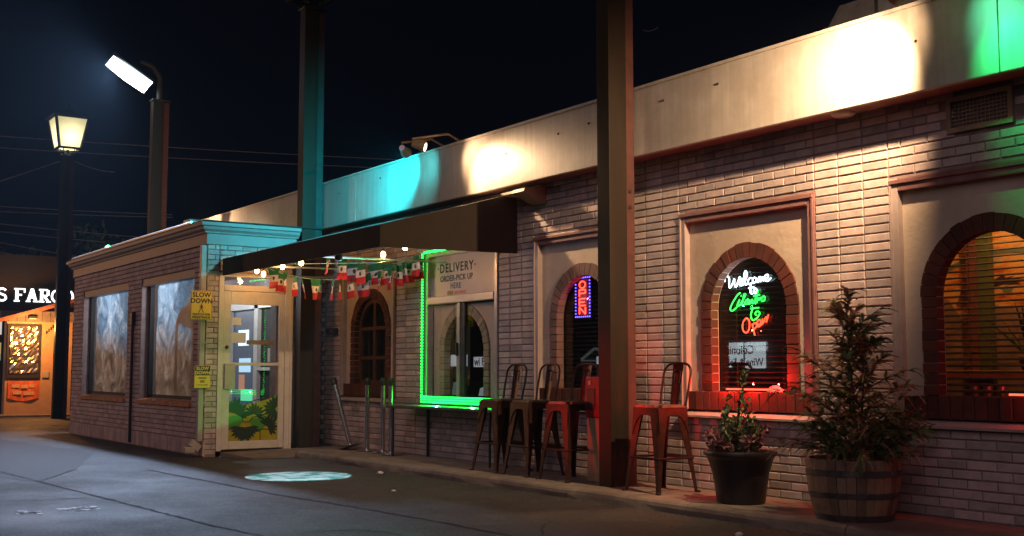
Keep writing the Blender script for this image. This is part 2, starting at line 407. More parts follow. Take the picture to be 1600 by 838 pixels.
for k in range(nrow):
    z = 0.035 + k*PITCHZ
    if z > TOP+0.03: break
    for i in range(0, len(edges), 2):
        w = edges[i+1]-edges[i]; row(edges[i], edges[i+1], z, 0, w/3)
    for (a, b) in OPEN:
        if z < SILL-0.03 or z > HEAD+0.01: row(a, b, z, k % 2)
    row(-3.2, X1, z, k % 2)
VENT = (-4.98,-4.46,2.76,3.02)
pos = [p for p in pos if not (VENT[0]-0.05 < p[0] < VENT[1]+0.05 and p[1] > VENT[2]-0.01)]
def px(x, z, y=0.0):
    v = Vector((x, y, z)) - EYE; zz = v.dot(FWD); r_ = Vector((math.sin(YAW), math.cos(YAW), 0)); u_ = r_.cross(FWD)
    return 800+1800*v.dot(r_)/zz, 419-1800*v.dot(u_)/zz, zz
def inframe(x, z):
    a, b, c = px(x, z); return -5 < a < 1605 and -5 < b < 843
pos.sort(key=lambda p: (0 if inframe(p[0], p[1]) else 1, -p[2]*1.0/px(p[0],p[1])[2]**2 if p[2] > 0.15 else 0))
cache = {}
for (x, z, w) in pos[:290]:
    if w not in cache: cache[w] = mesh_of('brick', brick_shape(w), M['brick'])
    inst('brick', cache[w], (x+random.uniform(-.001,.001), random.uniform(-.0025,.0025), z+random.uniform(-.0012,.0012)), bld)
far = MB()
for (x, z, w) in pos[290:]:
    b = brick_shape(w); dy = random.uniform(-.0025,.0025)
    far.add([(p[0]+x, p[1]+dy, p[2]+z) for p in b.v], b.f)
tag(obj('brickwork', far, M['brick'], bld), kind='stuff')

# fascia band in sheet metal, soffit and roof
fas = MB(); seams = [-21.9,-18.6,-15.6,-13.9,-11.72,-8.2,-4.4,-0.8]
for a, b in zip(seams, seams[1:]):
    mb = MB(); mb.box(a+0.003, b-0.003, -0.25, -0.20, 3.058, 3.70, 0.006)
    mb.box(a+0.003, b-0.003, -0.27, -0.18, 3.688, 3.715)
    obj('fascia_panel', mb, M['fascia'], bld)
mb = MB(); mb.box(-21.9, -0.8, -0.195, 0.3, 3.062, 3.09); obj('soffit', mb, M['maroon'], bld)
mb = MB(); mb.box(-22.0, -0.8, -0.19, 9, 3.45, 3.60); obj('roof', mb, M['dark'], bld)
for (x, z) in [(-10.3,3.42),(-9.35,3.48),(-8.85,3.5),(-7.75,3.52),(-7.05,3.53),(-5.05,3.43),(-13.2,3.55),(-14.4,3.5)]:
    mb = MB(); mb.lathe([(0.0,0.012),(0.008,0.010),(0.012,0.0)], n=8)
    b2 = MB(); b2.add([(x+p[0], -0.25-p[2], z+p[1]) for p in mb.v], mb.f); obj('screw_head', b2, M['dark'], bld)
mb = MB(); mb.lathe([(0.0,-0.03),(0.07,-0.028),(0.095,-0.012),(0.10,0.0)], c=(-5.83,-0.11,3.062), n=20); obj('soffit_light_disc', mb, M['mauve'], bld, True)
# louvre vent
v = MB(); t = 0.035
v.box(VENT[0],VENT[1],-0.02,0.02,VENT[2],VENT[2]+t); v.box(VENT[0],VENT[1],-0.02,0.02,VENT[3]-t,VENT[3]); v.box(VENT[0],VENT[0]+t,-0.02,0.02,VENT[2]+t,VENT[3]-t); v.box(VENT[1]-t,VENT[1],-0.02,0.02,VENT[2]+t,VENT[3]-t)
vo = obj('vent', v, M['tan'], bld)
mb = MB(); mb.box(VENT[0]+t,VENT[1]-t,0.014,0.02,VENT[2]+t,VENT[3]-t); obj('vent_back', mb, M['dark'], vo)
mb = MB()
for i in range(1, 15): x = VENT[0]+t+(VENT[1]-VENT[0]-2*t)*i/15; mb.box(x-0.003,x+0.003,-0.004,0.008,VENT[2]+t,VENT[3]-t)
for i in range(1, 7): z = VENT[2]+t+(VENT[3]-VENT[2]-2*t)*i/7; mb.box(VENT[0]+t,VENT[1]-t,-0.009,-0.004,z-0.003,z+0.003)
obj('grille', mb, M['tan'], vo)
# box wall light under the soffit
mb = MB(); mb.prism([(-10.12,0.012,3.03),(-10.12,-0.28,2.99),(-10.12,-0.30,2.95),(-10.12,-0.02,2.84),(-10.12,0.012,2.84)], (0.22,0,0))
wl_ = obj('wall_light', mb, M['tan'], bld)
mb = MB(); mb.box(-10.36,-10.121,-0.27,-0.05,2.955,2.985,0.006); obj('lens', mb, M['cream'], wl_)

# ------------------------------------------------------------ arched windows of the building
RO, RI, SPR = 0.57, 0.44, 1.59
def arch_path(xc, r, zb, zs, y, n=28, h=None):
    h = h or r
    pts = [(xc-r, y, zb)]
    pts += [(xc - r*math.cos(PI*i/n), y, zs + h*math.sin(PI*i/n)) for i in range(n+1)]
    return pts + [(xc+r, y, zb)]
def panel_with_arch(xa, xb, za, zb, y, r, zbot, zs, th=0.02):
    """flat infill panel with an arched opening"""
    xc = (xa+xb)/2; n = 32
    inner = [(xc-r, zbot)]; outer = [(xa, zbot)]
    inner.append((xc-r, zs)); outer.append((xa, zs))
    ang = sorted(set([PI*i/n for i in range(1, n)] + [math.atan2(zb-zs, (xc-xa)), PI-math.atan2(zb-zs, (xc-xa))]))
    for a in ang:
        c, s_ = -math.cos(a), math.sin(a)
        k = min((xb-xc)/abs(c) if abs(c) > 1e-6 else 1e9, (zb-zs)/s_ if s_ > 1e-6 else 1e9)
        inner.append((xc+r*c, zs+r*s_)); outer.append((xc+k*c, zs+k*s_))
    inner += [(xc+r, zs), (xc+r, zbot)]; outer += [(xb, zs), (xb, zbot)]
    mb = MB(); m = len(inner)
    for yy in (y, y+th):
        mb.v += [(p[0], yy, p[1]) for p in inner] + [(p[0], yy, p[1]) for p in outer]
    for i in range(m-1):
        mb.f.append((i, i+1, m+i+1, m+i)); mb.f.append((2*m+i, 3*m+i, 3*m+i+1, 2*m+i+1)); mb.f.append((i, 2*m+i, 2*m+i+1, i+1))
    return mb
def arch_bricks(xc, parent, mat, mort, yb=0.035, ro=RO, ri=RI, zb=0.865, zs=SPR, nv=19, nl=9, depth=0.10):
    mb = MB(); pi_ = arch_path(xc, ri+0.004, zb, zs, 0); po = arch_path(xc, ro-0.008, zb, zs, 0); m = len(pi_)
    for yy in (yb+0.014, yb+depth):
        mb.v += [(p[0], yy, p[2]) for p in pi_] + [(p[0], yy, p[2]) for p in po]
    for i in range(m-1):
        mb.f += [(i,i+1,m+i+1,m+i), (2*m+i,3*m+i,3*m+i+1,2*m+i+1), (i,2*m+i,2*m+i+1,i+1), (m+i,m+i+1,3*m+i+1,3*m+i)]
    obj('arch_mortar', mb, mort, parent)
    g_ = 0.007
    for i in range(nv):
        a0 = PI*(i)/nv + g_/(ro+ri); a1 = PI*(i+1)/nv - g_/(ro+ri); dy = random.uniform(-.004,.004); dr = random.uniform(-.005,.005)
        b = MB(); ring = []
        for (r, a) in ((ri, a0+0.004), (ro+dr, a0), (ro+dr, (a0+a1)/2), (ro+dr, a1), (ri, a1-0.004), (ri, (a0+a1)/2)): ring.append((xc - r*math.cos(a), zs + r*math.sin(a)))
        b.prism([(p[0], yb+dy, p[1]) for p in ring], (0, depth-0.01, 0)); obj('arch_brick', b, mat, parent)
    h = (zs-zb)/nl
    for sgn in (-1, 1):
        for k in range(nl):
            dy = random.uniform(-.004,.004); dx = random.uniform(-.004,.004); x0, x1 = sorted((xc+sgn*ri, xc+sgn*(ro+dx)))
            b = MB(); b.box(x0, x1, yb+dy, yb+depth-0.01, zb+k*h+g_/2, zb+(k+1)*h-g_/2, 0.004); obj('arch_brick', b, mat, parent)
def casing(xa, xb, parent, jamb=M['mauve'], mat=M['maroon']):
    w = 0.08
    mb = MB(); mb.box(xa, xa+w, -0.004, 0.07, SILL+0.07, HEAD-0.001, 0.006); mb.box(xa+0.012, xa+0.03, -0.016, -0.003, SILL+0.07, HEAD-0.02)
    obj('jamb', mb, jamb, parent)
    mb = MB(); mb.box(xb-w, xb, -0.004, 0.07, SILL+0.07, HEAD-0.001, 0.006); mb.box(xb-0.03, xb-0.012, -0.016, -0.003, SILL+0.07, HEAD-0.02)
    obj('jamb', mb, mat, parent)
    mb = MB(); mb.box(xa+w+0.001, xb-w-0.001, -0.006, 0.07, HEAD-0.10, HEAD-0.002, 0.006); mb.box(xa+0.01, xb-0.01, -0.022, -0.006, HEAD-0.045, HEAD-0.015, 0.003)
    obj('header', mb, mat, parent)
def sill(xa, xb, parent):
    mb = MB(); mb.prism([(xa-0.004,0.10,0.70),(xa-0.004,0.0,0.675),(xa-0.004,-0.045,0.650),(xa-0.004,-0.045,0.632),(xa-0.004,0.10,0.632)], (xb-xa+0.008,0,0))
    obj('sill', mb, M['mauve'], parent)
def sill_bricks(xa, xb, parent, mat, mort=M['lightmortar']):
    mb = MB(); mb.box(xa+0.06, xb-0.06, 0.03, 0.13, 0.698, 0.858); obj('sill_mortar', mb, mort, parent)
    n = 15; w = (xb-xa-0.14)/n
    for i in range(n):
        b = MB(); dy = random.uniform(-.004,.004); b.box(xa+0.07+i*w+0.004, xa+0.07+(i+1)*w-0.004, 0.012+dy, 0.135, 0.70, 0.864+random.uniform(-.003,.003), 0.005)
        obj('sill_brick', b, mat, parent)
def arch_pane(xc, y, parent, r=RI, zb=0.86, mat=None, name='glass'):
    mb = MB(); mb.poly(arch_path(xc, r, zb, SPR, y)); return obj(name, mb, mat or M['glass'], parent)
WMAT = [M['redbrick'], None, M['rosebrick'], M['redbrick'], M['redbrick']]
windows = []
for i, (xa, xb) in enumerate(OPEN):
    if i == 1: windows.append(None); continue
    xc = (xa+xb)/2
    mb = panel_with_arch(xa+0.07, xb-0.07, 0.80, HEAD-0.08, 0.055, RO-0.03, 0.80, SPR)
    w = obj('arched_window', mb, M['cream'], bld); windows.append(w)
    casing(xa, xb, w); sill(xa, xb, w); sill_bricks(xa, xb, w, M['redbrick'])
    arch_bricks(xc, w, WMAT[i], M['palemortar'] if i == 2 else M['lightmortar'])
    arch_pane(xc, 0.145, w)
# first window has wooden glazing bars
w = windows[0]; xc = (OPEN[0][0]+OPEN[0][1])/2
mb = MB()
fo = arch_path(xc, RI, 0.865, SPR, 0.10); fi = arch_path(xc, RI-0.055, 0.92, SPR, 0.10); m = len(fo)
for yy in (0.10, 0.14): mb.v += [(p[0], yy, p[2]) for p in fo] + [(p[0], yy, p[2]) for p in fi]
for k in range(m-1): mb.f += [(k,k+1,m+k+1,m+k), (m+k,m+k+1,3*m+k+1,3*m+k)]
mb.box(xc-RI, xc+RI, 0.10, 0.14, 0.865, 0.92)
obj('wooden_frame', mb, M['wood'], w)
mb = MB(); mb.box(xc-0.03, xc+0.03, 0.108, 0.138, 0.92, 2.02); mb.box(xc-RI+.04, xc-0.031, 0.108, 0.138, 1.60, 1.645); mb.box(xc+0.031, xc+RI-.04, 0.108, 0.138, 1.60, 1.645)
mb.box(xc-RI+.04, xc-0.031, 0.108, 0.138, 1.20, 1.245); mb.box(xc+0.031, xc+RI-.04, 0.108, 0.138, 1.20, 1.245)
obj('glazing_bar', mb, M['wood'], w)

# ------------------------------------------------------------ delivery window
xa, xb = OPEN[1]
dw = thing('delivery_window', 'sliding delivery window with DELIVERY lettering above a cream arch', 'window', (-11.62, 0.05, 0.63))
al = M['alu']
mb = MB(); mb.box(xa, xa+0.06, -0.02, 0.06, 0.66, HEAD, 0.004); mb.box(xb-0.06, xb, -0.02, 0.06, 0.66, HEAD, 0.004); mb.box(xa+0.06, xb-0.06, -0.018, 0.06, HEAD-0.05, HEAD, 0.004); mb.box(xa+0.06, xb-0.06, -0.018, 0.06, 0.66, 0.73, 0.004)
obj('frame', mb, al, dw)
mb = MB(); mb.box(xa+0.06, xb-0.06, -0.03, 0.055, 1.86, 1.95, 0.006); obj('transom_bar', mb, al, dw)
mb = MB(); mb.box(xa+0.06, xb-0.06, 0.035, 0.05, 1.951, HEAD-0.051); hp = obj('header_panel', mb, plain('header_panel_white', (0.52,0.47,0.45), 0.3, var=0.08, scale=3, bump=0.02), dw)
xc = (xa+xb)/2
mb = glyphs('·DELIVERY·', 0.155, front(xc-0.16, 0.034, 2.245), 0.002, 1.18, bold=0.003); obj('lettering', mb, M['signblack'], hp)
mb = glyphs('ORDER-PICK UP', 0.098, front(xc-0.16, 0.034, 2.135), 0.002, 1.05, bold=0.002); obj('lettering', mb, plain('dark_teal_print', (0.03,0.05,0.06), 0.5, bump=0), hp)
mb = glyphs('HERE', 0.098, front(xc-0.17, 0.034, 2.04), 0.002, 1.1, bold=0.002); obj('lettering', mb, plain('blue_print', (0.05,0.12,0.22), 0.5, bump=0), hp)
mb = MB(); mb.box(xc-0.36,xc-0.23,0.032,0.034,1.965,2.015); obj('faded_sticker', mb, plain('faded_yellow_print', (0.40,0.30,0.10), 0.6, var=0.5, scale=40, bump=0), hp)
mb = MB(); mb.box(xc-0.20,xc+0.06,0.032,0.034,1.968,2.005); obj('faded_sticker', mb, plain('faded_red_print', (0.5,0.22,0.2), 0.6, var=0.5, scale=40, bump=0), hp)
mb = MB(); mb.box(xc-0.075, xc-0.005, -0.012, 0.03, 0.731, 1.859, 0.004); obj('meeting_stile', mb, al, dw)
mb = MB(); mb.box(xc+0.0, xc+0.075, 0.005, 0.04, 0.731, 1.859, 0.004); obj('meeting_stile', mb, plain('dark_stile', (0.06,0.07,0.07), 0.4), dw)
mb = MB(); mb.box(xc-0.055, xc-0.03, -0.04, -0.012, 1.22, 1.38, 0.006); obj('latch', mb, M['black'], dw)
mb = MB(); mb.quad((xa+0.06,0.012,0.73),(xc-0.06,0.012,0.73),(xc-0.06,0.012,1.86),(xa+0.06,0.012,1.86)); obj('sliding_pane', mb, M['glass'], dw)
mb = MB(); mb.quad((xc+0.07,0.03,0.73),(xb-0.06,0.03,0.73),(xb-0.06,0.03,1.86),(xc+0.07,0.03,1.86)); obj('sliding_pane', mb, M['glass'], dw)
mb = panel_with_arch(xa+0.062, xb-0.062, 0.74, 1.85, 0.075, 0.53, 0.74, 1.285); obj('arch_panel', mb, M['cream'], dw)
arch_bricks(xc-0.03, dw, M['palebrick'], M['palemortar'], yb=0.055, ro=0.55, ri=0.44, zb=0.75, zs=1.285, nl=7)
mb = MB(); mb.prism([(xa-0.02,0.06,0.70),(xa-0.02,-0.05,0.665),(xa-0.02,-0.05,0.64),(xa-0.02,0.06,0.64)], (xb-xa+0.04,0,0)); obj('sill', mb, al, dw)

# ------------------------------------------------------------ interior rooms behind the glass
mb = MB()
mb.box(-15.4,-3.0,0.32,5.0,-0.06,-0.01)
mb.box(-15.4,-3.0,4.0,4.1,-0.01,3.0); mb.box(-15.4,-3.0,0.31,5.0,3.0,3.05); mb.box(-6.45,-6.38,0.31,4.0,-0.01,3.0); mb.box(-3.1,-3.0,0.31,4.0,-0.01,3.0); mb.box(-15.4,-15.3,0.31,4.0,-0.01,3.0)
obj('interior_shell', mb, plain('interior_wall', (0.09,0.06,0.045), 0.8), bld)
lamp('POINT', 'dining_room_light', (-5.0, .62, 2.6), 30, (1.0, 0.46, 0.15), bld, size=0.05)
lamp('POINT', 'bar_room_light', (-10.6, 2.6, 2.6), 5, (1.0, 0.75, 0.5), bld, size=0.2)
# venetian blinds
def blind(xc, n, label, zlo=0.90, half=0.5):
    b = thing('venetian_blind', label, 'blind', (xc, 0.21, 2.06), 'dark venetian blinds behind arched windows')
    mb = MB(); mb.box(xc-half, xc+half, 0.185, 0.235, 2.05, 2.09); obj('head_rail', mb, M['wood'], b)
    me = None; d = (2.05-zlo)/n
    for k in range(n):
        z = zlo + k*d
        if me is None:
            s_ = MB(); s_.obox((0,0,0), (half,0,0), (0,0.021,0.007), (0,-0.0006,0.0024)); me = mesh_of('slat', s_, M['dark'])
        inst('slat', me, (xc, 0.21, z), b)
    for dx in (-0.27, 0.27):
        mb = MB(); mb.tube([(xc+dx,0.187,zlo),(xc+dx,0.187,2.05)], 0.0022, 5); obj('ladder_cord', mb, M['wood'], b)
blind(-4.71, 25, 'venetian blind over the orange mural glimpsed in the rightmost arched window')
blind(-7.03, 25, 'venetian blind hanging behind the cursive neon sign', half=0.46)
blind(-9.33, 25, 'venetian blind behind the vertical OPEN sign')

# mural wall seen through the last window
def mural():
    m, n, l, p = nt('mural_paint')
    g_ = n.new('ShaderNodeNewGeometry'); sx = n.new('ShaderNodeSeparateXYZ'); l.new(g_.outputs['Position'], sx.inputs[0])
    t = noise(n, l, 2.2, 8, 0.65, stretch=(1.6,1,4.5)); r = ramp(n, l, t.outputs['Fac'], [(0.36,(0.42,0.09,0.02)),(0.46,(0.78,0.30,0.04)),(0.54,(0.90,0.52,0.14)),(0.66,(0.45,0.36,0.26))])
    t2 = noise(n, l, 3.0, 8, 0.7); r2 = ramp(n, l, t2.outputs['Fac'], [(0.3,(0.20,0.11,0.07)),(0.55,(0.36,0.24,0.17)),(0.75,(0.18,0.16,0.10))])
    h = n.new('ShaderNodeMath'); h.operation = 'MULTIPLY_ADD'; l.new(t2.outputs['Fac'], h.inputs[0]); h.inputs[1].default_value = 0.8; l.new(sx.outputs['Z'], h.inputs[2])
    k = ramp(n, l, h.outputs[0], [(0.0,(0,0,0)),(1.0,(1,1,1))]); mr = n.new('ShaderNodeMapRange'); mr.inputs[1].default_value = 1.75; mr.inputs[2].default_value = 1.95; l.new(h.outputs[0], mr.inputs[0])
    c = mixc(n, l, mr.outputs[0], r2.outputs['Color'], r.outputs['Color']); l.new(c, p.inputs['Base Color']); p.inputs['Roughness'].default_value = 0.7
    return m
MY = 1.30
def mpt(x, z, Y=MY): k = (Y+7.32)/7.47; return (x*k, 1.05+(z-1.05)*k)
mu = thing('mural', 'painted orange and tan mural wall behind blinds of the rightmost window', 'mural', (-5.3, MY, 0))
mb = MB(); mb.box(-6.35, -3.12, MY, MY+.04, 0.0, 2.95); obj('painted_wall', mb, mural(), mu)
def blob(pts, y, mat, name):
    mb = MB(); mb.prism([(p[0], y, p[1]) for p in (mpt(a, b) for a, b in pts)], (0, 0.004, 0)); return obj(name, mb, mat, mu)
dkp = plain('mural_dark_paint', (0.05,0.03,0.025), 0.7); tl = plain('mural_teal_paint', (0.16,0.22,0.16), 0.7)
blob([(-4.79,1.68),(-4.68,1.72),(-4.66,1.70),(-4.60,1.71),(-4.63,1.695),(-4.51,1.70),(-4.56,1.685),(-4.49,1.675),(-4.58,1.665),(-4.55,1.65),(-4.68,1.655),(-4.76,1.64)], MY-.006, dkp, 'painted_stroke')
blob([(-4.70,1.63),(-4.66,1.645),(-4.60,1.63),(-4.63,1.60),(-4.68,1.60)], MY-.007, tl, 'painted_stroke')
arc = [(-5.2+0.05*i, 1.78+0.13*math.sin(PI*i/22)) for i in range(23)]
blob(arc + [(p[0], p[1]-0.035) for p in reversed(arc)], MY-.006, tl, 'painted_arc')
blob([(-5.06,1.52),(-4.98,1.72),(-4.94,1.70),(-4.93,1.48)], MY-.006, plain('mural_rust_paint', (0.30,0.10,0.04), 0.7), 'painted_stroke')
blob([(-5.2,1.1),(-5.2,1.6),(-5.12,1.56),(-5.02,1.42),(-4.95,1.44),(-4.7,1.50),(-4.3,1.46),(-4.3,1.1)], MY-.004, plain('mural_tan_paint', (0.30,0.20,0.13), .7, var=.4, scale=5), 'painted_hill')
pl_ = thing('interior_post', 'brown and green interior post behind the rightmost arched window', 'post', (-5.6, 1.22, 0))
mb = MB(); mb.box(-5.66,-5.565,1.18,1.26,0,2.95); obj('brown_face', mb, plain('post_brown', (0.20,0.07,0.04), 0.6), pl_)
mb = MB(); mb.box(-5.563,-5.46,1.19,1.26,0,2.95); obj('green_face', mb, plain('post_green', (0.10,0.13,0.04), 0.6), pl_)
ag = thing('agave_plant', 'spiky dark agave plant inside the rightmost window', 'plant', (-4.93, .88, 1.0))
mb = MB()
for i in range(26):
    a = 2*PI*i/26+random.uniform(-.1,.1); el = random.uniform(0.6,1.4); L = random.uniform(0.34,0.55); d = Vector((math.cos(a)*math.cos(el), math.sin(a)*math.cos(el), math.sin(el))); sdir = Vector((-math.sin(a), math.cos(a), 0))*0.020
    b0 = Vector((-4.93,.88,1.12)); q = b0 + d*L*0.45
    mb.add([b0-sdir*0.6, b0+sdir*0.6, q+sdir, q-sdir, b0+d*L+Vector((0,0,-0.03))], [(0,1,2,3),(3,2,4)])
obj('spiky_leaf', mb, plain('agave_leaf', (0.04,0.08,0.04), 0.5), ag)
mb = MB(); mb.lathe([(0.0,0.0),(0.07,0.0),(0.10,0.10),(0.09,0.10),(0.0,0.09)], c=(-4.93,.88,1.05), n=16); obj('pot', mb, M['dark'], ag, True)
tb = thing('dining_table', 'high dark dining table with orange edge inside the rightmost window', 'table', (-4.9, .9, 0))
mb = MB(); mb.box(-6.3,-3.3,0.65,1.2,0.99,1.05,0.01); obj('tabletop', mb, plain('orange_wood', (0.45,0.22,0.07), 0.5), tb)
for (x, y) in ((-6.2,0.72),(-3.4,0.72),(-6.2,1.12),(-3.4,1.12)):
    mb = MB(); mb.box(x-.03,x+.03,y-.03,y+.03,-0.01,0.99); obj('leg', mb, M['wood'], tb)
for k in range(3):
    gl_ = thing('drinking_glass', 'small clear tumbler on the sill inside the rightmost window, %s' % ('nearest its left jamb','middle of three','furthest right of three')[k], 'glass', (-5.04+.11*k,.26,.865), 'tumblers inside the rightmost window')
    mb = MB(); mb.lathe([(0,0),(.03,0),(.036,.09),(.033,.09),(.027,.01)], (-5.04+.11*k,.30,.865), 14); obj('tumbler', mb, M['alu'], gl_, True)
mb = MB(); mb.box(-5.3,-4.1,.25,.36,.80,.864); obj('inner_ledge', mb, M['wood'], bld)

# ------------------------------------------------------------ entrance vestibule
VX, VY, VL = -14.9, -1.93, -21.75
ves = thing('entrance_vestibule', 'projecting brick entrance vestibule with glass door and two film covered windows', 'building', (-18.3, -1.0, GZ))
VO = [(-21.1,-18.45),(-17.75,-15.4)]
ZB, ZT = 0.64, 2.44
mb = MB(); 
for (a, b, c, d) in [(VL+0.012,VO[0][0],GZ-.05,2.9),(VO[0][1],VO[1][0],GZ-.05,2.9),(VO[1][1],VX-0.012,GZ-.05,2.9),(VO[0][0],VO[0][1],GZ-.05,ZB-.03),(VO[0][0],VO[0][1],ZT,2.9),(VO[1][0],VO[1][1],GZ-.05,ZB-.03),(VO[1][0],VO[1][1],ZT,2.9)]:
    mb.box(a, b, VY+0.012, VY+0.22, c, d)
mb.box(VX-0.22, VX-0.012, VY+0.22, -1.76, GZ-.05, 2.9); mb.box(VX-0.75, VX-0.55, -0.70, 0.01, GZ-.05, 2.9); mb.box(VX-0.22, VX-0.012, -1.76, -0.70, 2.36, 2.9)
mb.box(VL+0.012, VL+0.2, VY+0.22, 0.01, GZ-.05, 2.9)
obj('wall', mb, M['mortar'], ves)
vb = MB()
def vrow(x0, x1, z, off, frontal=True, L=0.2135, h=0.058):
    x = x0 - (L/2 if off else 0)
    while x < x1-0.01:
        a, b = max(x,x0), min(x+L,x1)
        if b-a > 0.03:
            s_ = brick_shape(b-a-0.010, h); dy = random.uniform(-.002,.002); c = (a+b)/2
            for p in [0]:
                if frontal: vb.add([(q[0]+c, VY+q[1]+dy, q[2]+z) for q in s_.v], s_.f)
                else: vb.add([(VX-q[1]+dy, q[0]+c, q[2]+z) for q in s_.v], s_.f)
        x += L
z = 0.17; k = 0
while z < 2.74:
    if ZB-0.03 < z < ZT+0.03:
        for (a, b) in ((VL,VO[0][0]),(VO[0][1],VO[1][0]),(VO[1][1],VX)): vrow(a, b, z, k % 2)
    else: vrow(VL, VX, z, k % 2)
    z += PITCHZ; k += 1
x = VL
while x < VX-0.02:                         # soldier course along the foot
    w_ = min(0.068, VX-x); s_ = brick_shape(w_-0.010, 0.205); vb.add([(q[0]+x+w_/2, VY+q[1]-0.004, q[2]+0.025) for q in s_.v], s_.f); x += 0.068
z = -0.03; k = 0
wb = MB(); keep = vb
tag(obj('brickwork', vb, M['vbrick'], ves), kind='stuff')
vb = MB()
z = -0.03; k = 0
while z < 2.74:
    vrow(VY, -1.76, z, k % 2, False)
    if z < 0: pass
    if z > 2.40: vrow(-1.76, -0.70, z, k % 2, False)
    z += PITCHZ; k += 1
tag(obj('door_side_brickwork', vb, M['brick'], ves), kind='stuff')
# eaves: frieze board, moulded cornice, flat roof
fr = plain('frieze_paint', (0.29,0.265,0.255), 0.55, var=0.08)
mb = MB(); mb.box(VL-.02, VX+.02, VY-.02, VY+.15, 2.735, 2.875); mb.box(VX-.15, VX+.021, VY+.151, -0.66, 2.735, 2.875); obj('frieze_board', mb, fr, ves)
cp = [(0.02,2.876),(0.05,2.88),(0.055,2.90),(0.09,2.93),(0.10,2.965),(0.13,2.975),(0.13,3.02),(0.0,3.035)]
mb = MB(); vs = []
for (d, z) in cp: vs += [(VL-d, 0, z), (VL-d, VY-d, z), (VX+d, VY-d, z), (VX+d, -.64, z)]
mb.v = vs
for i in range(len(cp)-1):
    for j in range(3): mb.f.append((4*i+j, 4*i+j+1, 4*i+4+j+1, 4*i+4+j))
mb.f.append(tuple(4*(len(cp)-1)+j for j in range(4))); obj('cornice', mb, fr, ves)
mb = MB(); mb.box(VL-.09, VX+.09, VY-.09, -0.28, 3.034, 3.05); obj('roof', mb, M['dark'], ves)
mb = MB(); mb.tube([(VL,VY-0.05,3.07),(-18,VY-0.05,3.08),(-15.4,VY-0.05,3.07)], 0.022, 6); obj('roof_edge_pipe', mb, M['alu'], ves)
# windows with wrinkled film
def filmmat(name, printed):
    m, n, l, p = nt(name)
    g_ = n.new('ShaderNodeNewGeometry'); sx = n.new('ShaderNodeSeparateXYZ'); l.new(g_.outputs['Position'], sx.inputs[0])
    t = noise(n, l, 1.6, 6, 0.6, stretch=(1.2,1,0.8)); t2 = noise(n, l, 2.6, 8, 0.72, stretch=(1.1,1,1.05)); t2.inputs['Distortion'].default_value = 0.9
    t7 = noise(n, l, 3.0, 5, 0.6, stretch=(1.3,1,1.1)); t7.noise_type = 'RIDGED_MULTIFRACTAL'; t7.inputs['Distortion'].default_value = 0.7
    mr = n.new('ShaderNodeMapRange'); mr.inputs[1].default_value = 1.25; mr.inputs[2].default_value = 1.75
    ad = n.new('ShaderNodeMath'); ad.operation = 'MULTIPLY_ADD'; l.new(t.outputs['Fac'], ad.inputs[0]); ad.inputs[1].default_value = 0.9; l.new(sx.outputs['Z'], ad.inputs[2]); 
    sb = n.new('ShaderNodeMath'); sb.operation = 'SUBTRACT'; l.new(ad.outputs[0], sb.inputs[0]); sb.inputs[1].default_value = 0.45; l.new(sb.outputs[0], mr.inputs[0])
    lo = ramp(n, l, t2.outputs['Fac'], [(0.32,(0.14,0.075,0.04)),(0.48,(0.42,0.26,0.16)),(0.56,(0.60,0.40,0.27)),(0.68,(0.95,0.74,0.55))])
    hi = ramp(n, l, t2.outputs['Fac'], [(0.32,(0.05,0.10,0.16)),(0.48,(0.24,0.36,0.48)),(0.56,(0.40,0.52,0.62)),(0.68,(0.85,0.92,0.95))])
    c = mixc(n, l, mr.outputs[0], lo.outputs['Color'], hi.outputs['Color'])  # bluish light above and warm light below, painted into the film colour
    rg = ramp(n, l, t7.outputs['Fac'], [(0.55,(0,0,0)),(0.95,(.8,.8,.8))]); c = mixc(n, l, rg.outputs['Color'], c, (0.85,0.88,0.9)); l.new(c, p.inputs['Base Color'])  # ridge lines painted white as glints on the wrinkles
    p.inputs['Roughness'].default_value = 0.28; p.inputs['Metallic'].default_value = 0.0
    ad2 = n.new('ShaderNodeMath'); ad2.operation = 'MULTIPLY_ADD'; l.new(t7.outputs['Fac'], ad2.inputs[0]); ad2.inputs[1].default_value = 0.35; l.new(t2.outputs['Fac'], ad2.inputs[2])
    b = n.new('ShaderNodeBump'); b.inputs['Strength'].default_value = 1.0; b.inputs['Distance'].default_value = 0.25
    l.new(ad2.outputs[0], b.inputs['Height']); l.new(b.outputs['Normal'], p.inputs['Normal'])
    tr_ = n.new('ShaderNodeBsdfTranslucent'); l.new(c, tr_.inputs['Color']); mx_ = n.new('ShaderNodeMixShader'); mx_.inputs['Fac'].default_value = .5
    l.new(p.outputs[0], mx_.inputs[1]); l.new(tr_.outputs[0], mx_.inputs[2]); l.new(mx_.outputs[0], n['Material Output'].inputs['Surface'])
    return m
film = filmmat('film_with_painted_light', False); tanprint = plain('tan_window_print', (0.52,0.40,0.32), 0.35, 0.0, var=0.15, scale=3, bump=0.5, bscale=9)
_n = tanprint.node_tree.nodes; _l = tanprint.node_tree.links; _p = _n['Principled BSDF']; _t = _n.new('ShaderNodeBsdfTranslucent'); _t.inputs['Color'].default_value = (.55,.38,.28,1); _m = _n.new('ShaderNodeMixShader')
_l.new(_p.outputs[0], _m.inputs[1]); _l.new(_t.outputs[0], _m.inputs[2]); _l.new(_m.outputs[0], _n['Material Output'].inputs['Surface'])
sillm = brickmat('orange_lit_sill_brick', (0.50,0.22,0.09), 0.25)  # orange light falling on the sills is put into the brick colour
